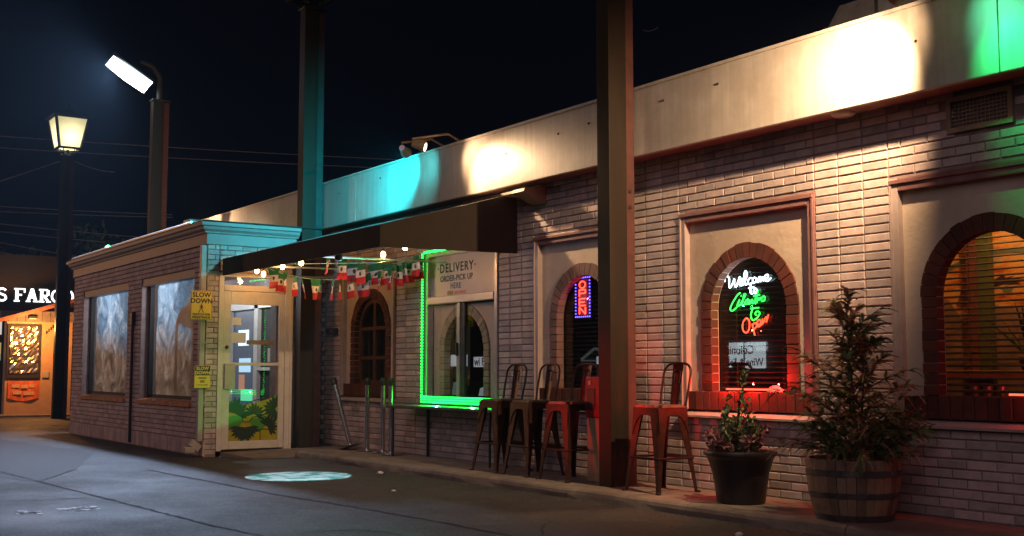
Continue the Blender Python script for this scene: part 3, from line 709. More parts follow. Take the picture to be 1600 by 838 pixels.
for i, (a, b) in enumerate(VO):
    mb = MB(); yy = VY+0.15
    mb.box(a, a+0.05, yy-0.02, yy+0.05, ZB, ZT-0.11); mb.box(b-0.05, b, yy-0.02, yy+0.05, ZB, ZT-0.11); mb.box(a+.05, b-.05, yy-0.02, yy+0.05, ZB, ZB+0.05)
    w = obj('window_frame', mb, M['dark'], ves)
    mb = MB(); mb.box(a, b, VY+0.02, yy+0.05, ZT-0.109, ZT-0.001); obj('head_board', mb, fr, w)
    mb = MB(); nx, nz = 26, 20; x0, x1 = a+0.36, b-0.051
    for jx in range(nx+1):
        for jz in range(nz+1):
            x = x0+(x1-x0)*jx/nx; z = ZB+0.051+(ZT-0.11-ZB-0.051)*jz/nz
            mb.v.append((x, yy-0.008+0.006*math.sin(x*7+z*5)+0.004*math.sin(z*11-x*13), z))
    mb.f = [(jx*(nz+1)+jz, (jx+1)*(nz+1)+jz, (jx+1)*(nz+1)+jz+1, jx*(nz+1)+jz+1) for jx in range(nx) for jz in range(nz)]
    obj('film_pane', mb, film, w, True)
    mb = MB(); mb.quad((a+.05,yy+.012,ZB+.05),(a+.36,yy+.012,ZB+.05),(a+.36,yy+.012,ZT-.11),(a+.05,yy+.012,ZT-.11)); obj('glass', mb, M['glass'], w)
    n = int((b-a)/0.10)
    for k in range(n):
        q = MB(); ww = (b-a)/n; q.prism([(a+k*ww+.004,VY+0.12,ZB-.005),(a+k*ww+.004,VY-0.035,ZB-.03),(a+k*ww+.004,VY-0.035,ZB-.085),(a+k*ww+.004,VY+0.12,ZB-.085)], (ww-.008,0,0)); obj('sill_brick', q, sillm, w)
    if i == 1:   # printed arch on the film
        xc2 = -16.1; r1, r2 = 0.42, 0.29; mb = MB(); po = arch_path(xc2, r1, 0.75, 1.6, yy-0.022, 16, 0.36); pi2 = arch_path(xc2, r2, 0.75, 1.6, yy-0.022, 16, 0.26); m = len(po); mb.v = po+pi2
        mb.f = [(k,k+1,m+k+1,m+k) for k in range(m-1)]; obj('printed_arch', mb, tanprint, w)
        mb = MB(); mb.poly([(-15.46,yy-.021,0.72),(-15.46,yy-.021,1.62),(-15.64,yy-.021,1.66),(-15.66,yy-.021,2.2),(-16.0,yy-.021,2.0),(-16.5,yy-.021,1.75),(-15.7,yy-.021,1.6),(-15.67,yy-.021,0.72)]); obj('printed_wall', mb, tanprint, w)
mb = MB(); mb.tube([(-18.05,VY-.03,-.05),(-18.05,VY-.03,1.75)], 0.022, 8); mb.box(-18.10,-18.0,VY-.06,VY+.01,1.75,1.95,0.01); obj('conduit', mb, M['black'], ves)
ds = plain('downspout_paint', (0.38,0.34,0.31), 0.45, var=0.1)
mb = MB(); mb.box(VX-0.06,VX+0.01,VY-.085,VY-.012,0.12,2.72,0.008)
for zz in (0.6,1.4,2.3): mb.box(VX-0.075,VX+0.02,VY-.09,VY-.008,zz,zz+0.03)
mb.obox((VX-.05,VY-.10,0.07),(0.037,0,0),(0,0.06,-0.05),(0,0.03,0.035)); mb.box(VX-.09,VX-.01,VY-.24,VY-.10,-.03,0.05,0.01); obj('downspout', mb, ds, ves)
# door frame and door
wf = M['whiteframe']
mb = MB(); mb.box(VX-0.08,VX+0.01,-1.76,-1.69,-0.02,2.36,0.004); mb.box(VX-0.08,VX+0.01,-0.80,-0.70,-0.02,2.36,0.004); mb.box(VX-0.08,VX+0.012,-1.689,-0.801,2.12,2.20,0.004); mb.box(VX-0.08,VX+0.012,-1.689,-0.801,2.31,2.36,0.004)
mb.box(VX-0.1,VX+0.03,-0.735,-0.70,-.02,2.36,0.003); obj('door_frame', mb, wf, ves)
mb = MB(); mb.quad((VX-.03,-1.69,2.2),(VX-.03,-.8,2.2),(VX-.03,-.8,2.31),(VX-.03,-1.69,2.31)); obj('transom_glass', mb, M['glass'], ves)
mb = MB(); mb.box(VX-.05,VX-.005,-1.686,-1.585,0.0,2.115,0.004); mb.box(VX-.05,VX-.005,-0.885,-0.804,0.0,2.115,0.004); mb.box(VX-.05,VX-.004,-1.584,-0.886,0.0,0.105,0.004); mb.box(VX-.05,VX-.004,-1.584,-0.886,1.94,2.115,0.004); mb.box(VX-.045,VX-.006,-1.584,-0.886,1.115,1.155,0.003)
dr = obj('door', mb, wf, ves)
mb = MB(); mb.quad((VX-.028,-1.585,.1),(VX-.028,-.885,.1),(VX-.028,-.885,1.94),(VX-.028,-1.585,1.94)); obj('door_glass', mb, glassmat('door_glass', (0.9,0.92,0.9), 1.1), dr)
mb = MB(); mb.box(VX-.004,VX+.035,-1.67,-1.52,0.80,1.14,0.006); obj('handle', mb, M['mauve'], dr)
mb = MB(); mb.lathe([(0,0.02),(0.02,0.018),(0.025,0)], n=12); q = MB(); q.add([(VX-.004+p[2], -1.635+p[0], 1.36+p[1]) for p in mb.v], mb.f); obj('lock', q, M['black'], dr)
# printed cactus panel in the lower part of the door
yl = plain('decal_yellow', (0.36,0.31,0.015), 0.35, var=0.12, bump=0); gn = plain('decal_green', (0.07,0.27,0.03), 0.35, var=0.12, bump=0); dk = plain('decal_dark_green', (0.008,0.03,0.022), 0.4, bump=0)
def dp(u, v): return (-1.585+0.70*u, 0.105+0.60*v)        # panel coordinates to (Y, Z)
def decal(poly, mat, x, name):
    mb = MB(); mb.prism([(VX-.024+x, *dp(u, v)) for (u, v) in poly], (0.0012,0,0)); obj(name, mb, mat, dr)
decal([(0,0),(1,0),(1,1.0),(0.72,0.9),(0.35,0.8),(0.25,0.72),(0,0.9)], yl, 0, 'decal_ground')
decal([(0,.28),(0,.55),(.27,.58),(.29,.42),(.2,.28)], gn, .0014, 'decal_patch'); decal([(.45,.36),(.44,.5),(.57,.5),(.72,.56),(.8,.42),(.7,.24),(.55,.24)], gn, .0014, 'decal_patch'); decal([(.93,.76),(.93,1.0),(1,1.0),(1,.76)], gn, .0014, 'decal_patch')
decal([(0,0.9),(0,.72),(.3,.78)], gn, .0014, 'decal_patch')
for line in ([(.27,.60),(.30,.42),(.43,.42)], [(.43,.42),(.48,.52),(.7,.56),(1,.82)], [(.35,.5),(.30,.68),(.38,.86),(.72,.95)], [(0,.27),(.45,.25),(1,.24)], [(.65,0),(.65,.24)], [(.72,.55),(.8,.47)]):
    mb = MB(); P = [Vector((VX-.0215, *dp(u, v))) for (u, v) in line]
    for a, b in zip(P, P[1:]): mb.bar(a, b, 0.012, 0.002, up=(1,0,0))
    obj('decal_line', mb, dk, dr)
def fan(u, v, r, a0, a1, n=11):
    mb = MB()
    for i in range(n):
        a = R(a0+(a1-a0)*i/(n-1)); L = r*random.uniform(.8,1.05); w = 0.17
        c = dp(u, v); f = lambda aa, rr: (VX-.0205+.0002*i, c[0]+0.62*rr*math.cos(aa), c[1]+0.62*rr*math.sin(aa))
        mb.poly([f(a, 0.0), f(a-w, L*.7), f(a, L), f(a+w, L*.7)])
    obj('decal_agave', mb, dk, dr)
fan(.34,.30,.36,180,360,13); fan(.52,.60,.27,-30,190); fan(.95,.70,.30,60,290,12); fan(.8,.30,.28,-60,140); fan(.12,.62,.36,-20,160)
mb = MB(); mb.box(VX-.026,VX-.024,-1.35,-0.95,1.40,1.46); obj('door_sticker', mb, M['tan'], dr)
mb = MB(); mb.box(VX-.026,VX-.024,-1.56,-1.43,1.66,1.76); mb.box(VX-.026,VX-.024,-1.57,-1.36,1.42,1.56); obj('door_notice', mb, M['paper'], dr)
# inside the vestibule
mb = MB(); mb.box(-21.5,-15.13,-1.68,-0.0,-.04,-.005); mb.box(-21.5,-15.13,-1.68,-.02,2.6,2.64); mb.box(-21.5,-21.45,-1.68,-.02,-.005,2.6); mb.box(-21.5,-15.13,-1.70,-1.68,-.005,0.6)
obj('interior_lining', mb, plain('vestibule_lining', (0.16,0.11,0.09), 0.7), ves)
mb = MB(); vb = MB(); z = 0.03; k = 0
while z < 2.5:
    x = -18.0 if k % 2 else -17.9
    while x < -15.3:
        if x > -16.9: s_ = brick_shape(0.21); vb.add([(q[0]+x, -0.06+q[1], q[2]+z) for q in s_.v], s_.f)
        x += 0.22
    z += .07; k += 1
tag(obj('inner_brickwork', vb, M['vbrick'], ves), kind='stuff')
mb = MB(); mb.box(-18.9,-18.8,-.10,-.03,0,2.35); mb.box(-17.75,-17.6,-.10,-.03,0,2.35); mb.box(-16.95,-16.85,-.10,-.03,0,2.35); mb.box(-18.8,-16.95,-.10,-.03,2.05,2.2); mb.box(-17.6,-16.95,-.09,-.04,1.05,1.1)
idr = obj('inner_door_frame', mb, M['whiteframe'], ves)
mb = MB(); mb.box(-18.8,-17.75,-.035,-.03,0.05,2.05); obj('inner_glow_pane', mb, glow('lit_interior_far', (0.25,0.4,0.7), 0.12), idr)
mb = MB(); mb.box(-17.6,-16.95,-.035,-.03,0.05,2.05); obj('inner_dark_pane', mb, M['dark'], idr)
for (x0, x1, z0, z1, c, s_) in ((-18.55,-18.1,1.46,1.72,(0.55,0.75,1.0),2.0),(-18.5,-18.0,1.02,1.25,(0.45,0.7,0.95),1.1),(-18.5,-18.25,0.72,0.98,(0.8,0.35,0.2),0.5),(-18.4,-17.9,0.55,0.74,(0.1,0.8,0.4),0.9),(-17.3,-17.1,1.18,1.4,(0.6,0.5,0.4),0.25)):
    mb = MB(); mb.box(x0,x1,-.045,-.038,z0,z1,0.003); obj('lit_display', mb, glow('lit_display_light', c, s_), idr)
for x in (-20.0,-17.0): lamp('POINT', 'vestibule_room_light', (x,-1.0,2.4), 75, (0.85,0.9,1.0), ves, size=.15)

# ------------------------------------------------------------ brown steel posts carrying lamps
def post(x, label):
    p = thing('steel_post', label, 'post', (x, -0.45, GZ), 'tall brown steel posts along the restaurant front')
    z1 = 6.2 if x < -10 else 7.2
    mb = MB(); mb.box(x-.09, x+.09, -0.60, -0.39, GZ, z1, 0.006); obj('post_box', mb, M['post'], p)
    mb = MB(); mb.box(x-.085, x+.075, -0.389, -0.285, GZ, z1-.02, 0.004); obj('rear_channel', mb, plain('maroon_steel', (0.09,0.035,0.03), 0.45) if 'maroon_steel' not in bpy.data.materials else bpy.data.materials['maroon_steel'], p)
    mb = MB(); mb.box(x-.11, x+.11, -0.62, -0.27, z1, z1+.03, 0.006); obj('cap_plate', mb, M['black'], p)
    for z in (2.55, 2.7):
        mb = MB(); mb.box(x+.075, x+.092, -0.36, -0.33, z, z+.03, .004); obj('bolt', mb, M['black'], p)
    return p
post(-8.2, 'nearest brown post cutting up past the top of the photo beside the OPEN sign window')
post(-14.93, 'brown post rising at the left end of the awning beside the glass door')
post(-21.8, 'brown post carrying the bright white street lamp')
post(-28.8, 'brown post carrying the glowing square lantern')

# street lamp
sl = thing('street_lamp', 'bright white tilted street lamp head on a brown post', 'street lamp', (-21.8, -0.45, 6.23))
mb = MB(); mb.tube([(-21.8,-.45,6.23),(-21.8,-.45,6.45)], .07, 12); mb.tube([(-21.8,-.45,6.42),(-21.75,-.47,6.68),(-21.75,-.62,6.87),(-21.75,-.85,6.93)], [.055,.05,.045,.04], 10); obj('neck', mb, M['post'], sl, True)
HC = Vector((-21.8,-1.05,6.66)); hx = Vector((0.0,-0.56,0.32)); hu = hx.normalized(); hn = Vector((0.62,-0.34,-0.70)); hn = (hn-hu*hn.dot(hu)).normalized(); hw = hu.cross(hn)
mb = MB(); mb.obox(HC-hn*.05, hu*.44, hw*.17, hn*.045); obj('housing', mb, M['black'], sl)
mb = MB(); N_ = 10
for i in range(N_+1):
    u = -1+2*i/N_; c_ = HC+hu*.42*u+hn*(.032-.03*u*u); w_ = .15-.025*max(0,u)
    for q_ in (-1, 1): mb.v.append(tuple(c_+hw*w_*q_))
mb.f = [(2*i,2*i+1,2*i+3,2*i+2) for i in range(N_)]; obj('led_panel', mb, glow('cold_white_led', (0.75,0.88,1.0), 45.0), sl)
mb = MB()
for sg_ in (-1, 1): mb.bar(HC-hu*.45+hw*.165*sg_-hn*.03, HC+hu*.45+hw*.15*sg_-hn*.03, .02, .06)
for i in range(5): mb.bar(HC+hu*(-.36+.18*i)-hn*.10-hw*.14, HC+hu*(-.36+.18*i)-hn*.10+hw*.14, .012, .05)
obj('cooling_rim', mb, M['black'], sl)
la = lamp('SPOT', 'street_lamp_light', HC+hu*.26+hn*.06, 4600, (0.52,0.68,1.0), sl, HC+hu*.26+hn*.06+Vector((0.35,-0.80,-0.56)), .22, 120, .4)

# lantern
def lantern(x, label, lit):
    t = thing('lantern', label, 'lantern', (x, -0.45, 6.23), 'square lanterns on the posts')
    y = -.45; b = 6.23
    mb = MB(); mb.lathe([(0.09,0),(0.09,.03),(.04,.05),(.035,.10),(.06,.12),(.03,.15),(.0,.16)], (x,y,b), 12)
    for a in range(4):
        c, s_ = math.cos(PI/4+a*PI/2), math.sin(PI/4+a*PI/2); P = [(x+c*r, y+s_*r, b+z) for (r, z) in ((.04,.09),(.14,.03),(.2,.07),(.17,.14),(.24,.22))]; mb.tube(P, .013, 6)
    obj('bracket', mb, M['black'], t, True)
    z0, z1, w0, w1 = b+.16, b+.90, .25, .38
    cor = lambda w, z: [(x-w,y-w,z),(x+w,y-w,z),(x+w,y+w,z),(x-w,y+w,z)]
    A, B = cor(w0, z0), cor(w1, z1); gm = M['lanternglass'] if lit else M['glass']
    for k in range(4):
        mb = MB(); mb.quad(A[k], A[(k+1)%4], B[(k+1)%4], B[k]); obj('lantern_pane', mb, gm, t)
    mb = MB()
    for k in range(4): mb.bar(A[k], B[k], .05); mb.bar(A[k], A[(k+1)%4], .05); mb.bar(B[k], B[(k+1)%4], .05)
    obj('lantern_frame', mb, M['black'], t)
    mb = MB(); Cc = cor(.46, z1+.015); D = cor(.10, z1+.16); E_ = cor(.07,z1+.24)
    mb.v = Cc+D+E_; mb.f = [(i,(i+1)%4,(i+1)%4+4,i+4) for i in range(4)]+[(i+4,(i+1)%4+4,(i+1)%4+8,i+8) for i in range(4)]+[(8,9,10,11),(3,2,1,0)]
    obj('roof_cap', mb, M['black'], t)
    mb = MB(); mb.tube([(x+.07*math.cos(i*PI/8), y, z1+.33+.07*math.sin(i*PI/8)) for i in range(17)], .014, 6); obj('finial', mb, M['black'], t)
    mb = MB(); mb.quad(*cor(.20,z0+.01)); obj('base_glass', mb, M['lanternglass'] if lit else M['black'], t)
    if lit:
        mb = MB(); mb.lathe([(0,-.09),(.05,-.06),(.07,0),(.05,.07),(0,.09)], (x,y,z0+.30), 12); obj('bulb', mb, glow('lantern_bulb', (1.0,.86,.62), 26), t, True)
        lamp('POINT', 'lantern_light', (x,y,z0+.30), 24, (1.0,.86,.62), t, size=.09)
    return t
m, n, l, p = nt('frosted_lantern_glass'); n.remove(p)
tl_ = n.new('ShaderNodeBsdfTranslucent'); tl_.inputs['Color'].default_value = (.75,.72,.5,1); em = n.new('ShaderNodeEmission'); em.inputs['Color'].default_value = (.75,.72,.42,1); em.inputs['Strength'].default_value = .22
ads = n.new('ShaderNodeAddShader'); l.new(tl_.outputs[0], ads.inputs[0]); l.new(em.outputs[0], ads.inputs[1]); l.new(ads.outputs[0], n['Material Output'].inputs['Surface']); M['lanternglass'] = m
lantern(-28.8, 'glowing square lantern with frosted panes on the leftmost post', True)
lantern(-15.0, 'unlit lantern cropped by the top edge on the post beside the awning', False)

# ------------------------------------------------------------ floodlights
def flood(x, y, z, aim, col, label, arm_from, shade, P, beam=52, wide=None, spill=0, bulb=None, blend=.35, saim=None, bcol=None):
    t = thing('floodlight', label, 'floodlight', (x, y, z), 'small floodlights on the roof edge')
    P0 = Vector((x,y,z)); d = (Vector(aim)-P0).normalized(); q = d.to_track_quat('Z','Y').to_matrix().to_4x4()
    mb = MB(); pr = [(0.0,-.16),(.035,-.16),(.04,-.10),(.062,-.03),(.066,0.0),(.060,0.0),(.0,-.01)]; tmp = MB().lathe(pr, n=16); mb.add([P0 + (q @ Vector(v)) for v in tmp.v], tmp.f); obj('lamp_head', mb, shade, t, True)
    tmp = MB().lathe([(0,.006),(.03,.004),(.055,-.004)], n=16); mb = MB(); mb.add([P0 + (q @ Vector(v)) for v in tmp.v], tmp.f); obj('lens', mb, glow('lens_'+label[:6], col, bulb or 12), t, True)
    mb = MB(); a = Vector(arm_from); mb.tube([a, a+Vector((0,(y-a.y)*.4,.08)), P0-d*.16+Vector((0,0,.06)), P0-d*.13], .014, 7); mb.lathe([(0,0),(.05,0),(.05,.02),(0,.025)], a, 12); obj('bracket_arm', mb, M['tan'], t, True)
    lamp('SPOT', 'flood_beam', P0+d*.03, P, bcol or col, t, aim, .03, beam, blend)
    if spill: lamp('SPOT', 'flood_spill', P0+d*.03, spill, col, t, saim or (Vector(aim)+Vector((0,0,-0.1))), .03, wide or 150, 1.0)
    return t
WARM = (1.0,.63,.34)
flood(-4.86,-.72,3.62,(-5.5,-.25,3.46), WARM, 'warm floodlight at the top right edge throwing the large white patch', (-4.86,-.2,3.71), M['tan'], 48, 104, 100, 880, blend=1, saim=(-7.3,0,2.2))
flood(-4.60,-.72,3.62,(-4.2,-.25,3.42), (0.0,1.0,.20), 'green floodlight tinting the fascia at the far right', (-4.55,-.2,3.71), M['tan'], 22, 100, 70, 70, blend=1, saim=(-3.95,0,2.6), bcol=(.12,1.0,.5))
flood(-11.28,-.70,3.60,(-10.85,-.25,3.43), WARM, 'warm floodlight shining in the starburst over the awning', (-11.28,-.2,3.71), M['tan'], 45, 84, 84, 300, blend=1, saim=(-8.9,0,1.9))
flood(-11.72,-.70,3.60,(-12.1,-.25,3.46), (0.0,.56,.70), 'teal floodlight beside the warm one over the awning', (-11.65,-.2,3.71), M['alu'], 26, 100, 84, 900, blend=1, saim=(-15.3,-.35,3.3), bcol=(.06,.66,.74))
flood(-18.6,-.75,3.38,(-18.2,-.25,3.42), WARM, 'warm floodlight on the vestibule roof lighting the parapet', (-18.6,-.4,3.06), M['black'], 30, 80, 100, 420, saim=(-21.5,-.5,4.9))
flood(-20.3,-1.75,3.16,(-10,-4.6,2.5), (0.02,1.0,.45), 'bright green floodlight on the front corner of the vestibule roof', (-20.5,-1.75,3.05), M['alu'], 12, 120, 160, 6, 90)
rb = thing('roof_unit', 'dark wrapped equipment lump with a metal clamp on the vestibule roof', 'roof unit', (-19.6,-.85,3.05))
mb = MB(); bm = bmesh.new(); bmesh.ops.create_icosphere(bm, subdivisions=3, radius=1)
for v in bm.verts: v.co *= 1+random.uniform(-.06,.06)
mb.bm(bm, Matrix.Translation((-19.5,-.85,3.22)) @ Matrix.Rotation(R(8),4,'Y') @ Matrix.Diagonal((.85,.3,.24,1))); obj('wrapped_cover', mb, M['black'], rb, True)
mb = MB(); mb.tube([(-19.1,-.85,3.42),(-18.7,-.85,3.50),(-18.35,-.85,3.44)], .05, 8); mb.box(-18.8,-18.5,-.95,-.75,3.46,3.54,.01); obj('metal_clamp', mb, M['alu'], rb, True)
ac = thing('rooftop_unit', 'grey rooftop metal hood showing above the fascia top right', 'rooftop unit', (-6.6,1.5,3.6))
mb = MB(); mb.prism([(-7.1,1.2,3.6),(-7.1,1.2,4.2),(-6.9,1.2,4.45),(-6.0,1.2,4.45),(-6.0,1.2,3.6)], (0,.9,0)); obj('metal_hood', mb, plain('grey_sheet_metal', (.25,.24,.22), .5), ac)
mb = MB(); mb.box(-6.5,-6.47,1.19,1.2,3.6,4.45); obj('seam', mb, M['dark'], ac)

# ------------------------------------------------------------ awning over the entrance
AX0, AX1, AY = -14.88, -10.45, -1.72
aw = thing('awning', 'dark brown sloped canvas awning between the glass door and delivery window', 'awning', (-12.7,-.9,2.3))
mb = MB(); n = 24
for i in range(n+1):
    x = AX0+(AX1-AX0)*i/n; sag = .012*math.sin(i*PI/4)
    mb.v += [(x, 0.005, 3.03), (x, -.9, 2.775-abs(sag)), (x, AY, 2.545-abs(sag)*.3)]
for i in range(n):
    for k in range(2): mb.f.append((3*i+k, 3*i+k+1, 3*i+3+k+1, 3*i+3+k))
obj('top_canvas', mb, plain('awning_top_canvas', (0.30,0.28,0.25), .8, bump=.1), aw, True)
mb = MB()
for i in range(n+1):
    x = AX0+(AX1-AX0)*i/n; w_ = .006*math.sin(i*1.9)
    mb.v += [(x, AY-.004, 2.546), (x, AY-.01+w_, 2.43), (x, AY-.006+w_, 2.315)]
for i in range(n):
    for k in range(2): mb.f.append((3*i+k, 3*i+k+1, 3*i+3+k+1, 3*i+3+k))
obj('valance', mb, M['awning'], aw, True)
mb = MB(); mb.prism([(AX1,AY-.004,2.315),(AX1,0.005,2.345),(AX1,0.005,3.03),(AX1,-.9,2.775),(AX1,AY-.004,2.546)], (.006,0,0)); obj('end_panel', mb, M['awning'], aw)
mb = MB()
for y, z in ((AY+.03,2.335),(AY+.03,2.52),(-.03,2.99)): mb.tube([(AX0,y,z),(AX1-.02,y,z)], .014, 7)
for x in (AX0+.05,-13.4,-11.9,AX1-.03): mb.tube([(x,AY+.03,2.52),(x,-.03,2.98)], .013, 6); mb.tube([(x,AY+.03,2.335),(x,-.03,2.36)], .013, 6)
obj('frame', mb, M['alu'], aw)
mb = MB(); mb.box(AX1+.0065,AX1+.009,-1.715,-1.70,2.33,2.545); obj('seam', mb, M['dark'], aw)
# warm string bulbs
sb = thing('string_lights', 'warm bulbs strung along the inside edge of the awning', 'string lights', (-12.8,-1.5,2.4))
BP = [(-14.5,-1.3,2.33),(-14.12,-1.55,2.335),(-13.3,-1.55,2.33),(-12.75,-1.55,2.335),(-11.9,-.9,2.40),(-11.2,-1.0,2.42)]
wire = MB(); wire.tube([(-14.85,-1.5,2.42)]+[(p[0],p[1],p[2]+.075) for p in BP]+[(-10.6,-.8,2.46)], .005, 5); obj('wire', wire, M['black'], sb)
for i, p_ in enumerate(BP):
    mb = MB(); mb.lathe([(0,-.035),(.02,-.028),(.03,-.005),(.024,.022),(.012,.04)], p_, 12); bo = obj('bulb', mb, M['bulb'], sb, True)
    mb = MB(); mb.lathe([(.013,.038),(.014,.075),(0,.078)], p_, 10); obj('socket', mb, M['black'], bo)
    lamp('POINT', 'bulb_light', (p_[0], p_[1]+.02, p_[2]-.045), 6.5 if i < 4 else 6, (1.0,.44,.15), sb, size=.03)
# flags of green, white and red
def bunting(A, B, sag, n, label, skew=0.0):
    t = thing('flag_bunting', label, 'bunting', tuple((Vector(A)+Vector(B))/2), 'strings of small flags under the awning')
    A = Vector(A); B = Vector(B); f = lambda s_: A.lerp(B, s_) + Vector((0,0,-4*sag*s_*(1-s_)))
    mb = MB(); mb.tube([f(i/24) for i in range(25)], .006, 5); obj('cord', mb, M['cord'], t)
    for i in range(n):
        s0 = (i+.25)/n; p = f(s0); yaw = random.uniform(-.6,.6)+skew; d = Vector((math.cos(yaw), math.sin(yaw), random.uniform(-.12,.12))); nn = Vector((-d.y, d.x, random.uniform(-.25,.25)))
        W, H = .175, .26; top = p; swing = random.uniform(-.12,.12)
        def fp(u, v): return top + d*(W*u) + Vector((0,0,-H*v)) + nn*(.02*math.sin(v*3+u*2+i) + swing*v*H) + d*(random.uniform(-.001,.001))
        fl = None
        for k, mt in enumerate(('flaggreen','flagwhite','flagred')):
            q = MB(); g_ = [[fp(u/3, (k+w/2)/3) for w in range(3)] for u in range(4)]
            for u in range(4): q.v += [tuple(v) for v in g_[u]]
            for u in range(3):
                for w in range(2): q.f.append((3*u+w, 3*u+3+w, 3*u+3+w+1, 3*u+w+1))
            if fl is None: fl = obj('flag', q, M[mt], t)
            else: obj('white_band' if k == 1 else 'red_band', q, M[mt], fl)
        c = (fp(.5,.5)); q = MB()
        for sgn in (-1, 1):
            pts = [c + d*(.022*math.cos(a*PI/4)) + Vector((0,0,.028*math.sin(a*PI/4))) + nn.normalized()*.004*sgn for a in range(8)]; q.poly(pts)
        obj('crest', q, M['crest'], fl)
    return t
bunting((-13.95,-1.5,2.37),(-12.25,-.18,2.50),.24,17,'front string of green, white and red flags sagging under the awning edge')
bunting((-13.1,-1.1,2.50),(-12.4,-.10,2.46),.12,9,'rear string of green, white and red flags nearer the delivery window', .4)
ct = thing('mint_ribbon', 'taut pale green ribbon stretched above the flags', 'ribbon', (-12.7,-1.2,2.33))
mb = MB(); mb.bar((-13.6,-1.35,2.395),(-11.9,-1.0,2.30),.03,.006); mb.bar((-11.9,-1.0,2.30),(-12.2,-.3,2.42),.028,.006); obj('ribbon_strip', mb, M['cord'], ct)

# ------------------------------------------------------------ green led strip round the delivery window and the ledge
ls = thing('led_strip', 'bright green LED strip edging the delivery window', 'led strip', (-12.4,-.03,.7))
mb = MB(); mb.box(-12.455,-12.425,-.045,-.022,.72,2.52); mb.box(-12.425,-11.75,-.045,-.022,2.50,2.53); obj('strip_back', mb, M['green_ledback'], ls)
mb = MB(); z = .70
while z < 2.52: mb.box(-12.457,-12.425,-.056,-.046,z,z+.018); z += .038
x = -12.40
while x < -11.76: mb.box(x,x+.019,-.056,-.046,2.502,2.528); x += .038
tag(obj('led', mb, M['green_led'], ls), kind='stuff')
mb = MB()
for r_, zz in ((0,.665),(1,.695),(2,.725)):
    x = -12.44
    while x < -10.84: mb.box(x,x+.024,-.062,-.052,zz-.009,zz+.009); x += .038
tag(obj('led_row', mb, M['green_led'], ls), kind='stuff')
mb = MB(); mb.box(-12.45,-10.83,-.051,-.046,.645,.74); obj('strip_back', mb, M['green_ledback'], ls)
for x in (-12.0,-11.2): lamp('SPOT', 'led_strip_light', (x,-.10,.70), 50, (.02,1,.16), ls, (x,-1.2,.55), .01, 160, .5)
bl = thing('bar_ledge', 'narrow wall mounted ledge on thin legs below the delivery window', 'ledge', (-11.7,-.3,0))
mb = MB(); mb.box(-12.72,-10.3,-.40,-.032,.595,.628,.006); obj('ledge_top', mb, plain('dark_ledge_top', (.10,.085,.07), .35), bl)
for x in (-12.6,-10.45):
    mb = MB(); mb.tube([(x,-.36,0),(x,-.36,.595)], .014, 8); obj('leg', mb, M['black'], bl)
mb = MB(); mb.box(-12.3,-12.28,-.06,-.03,0,.595); obj('bracket', mb, M['black'], bl)

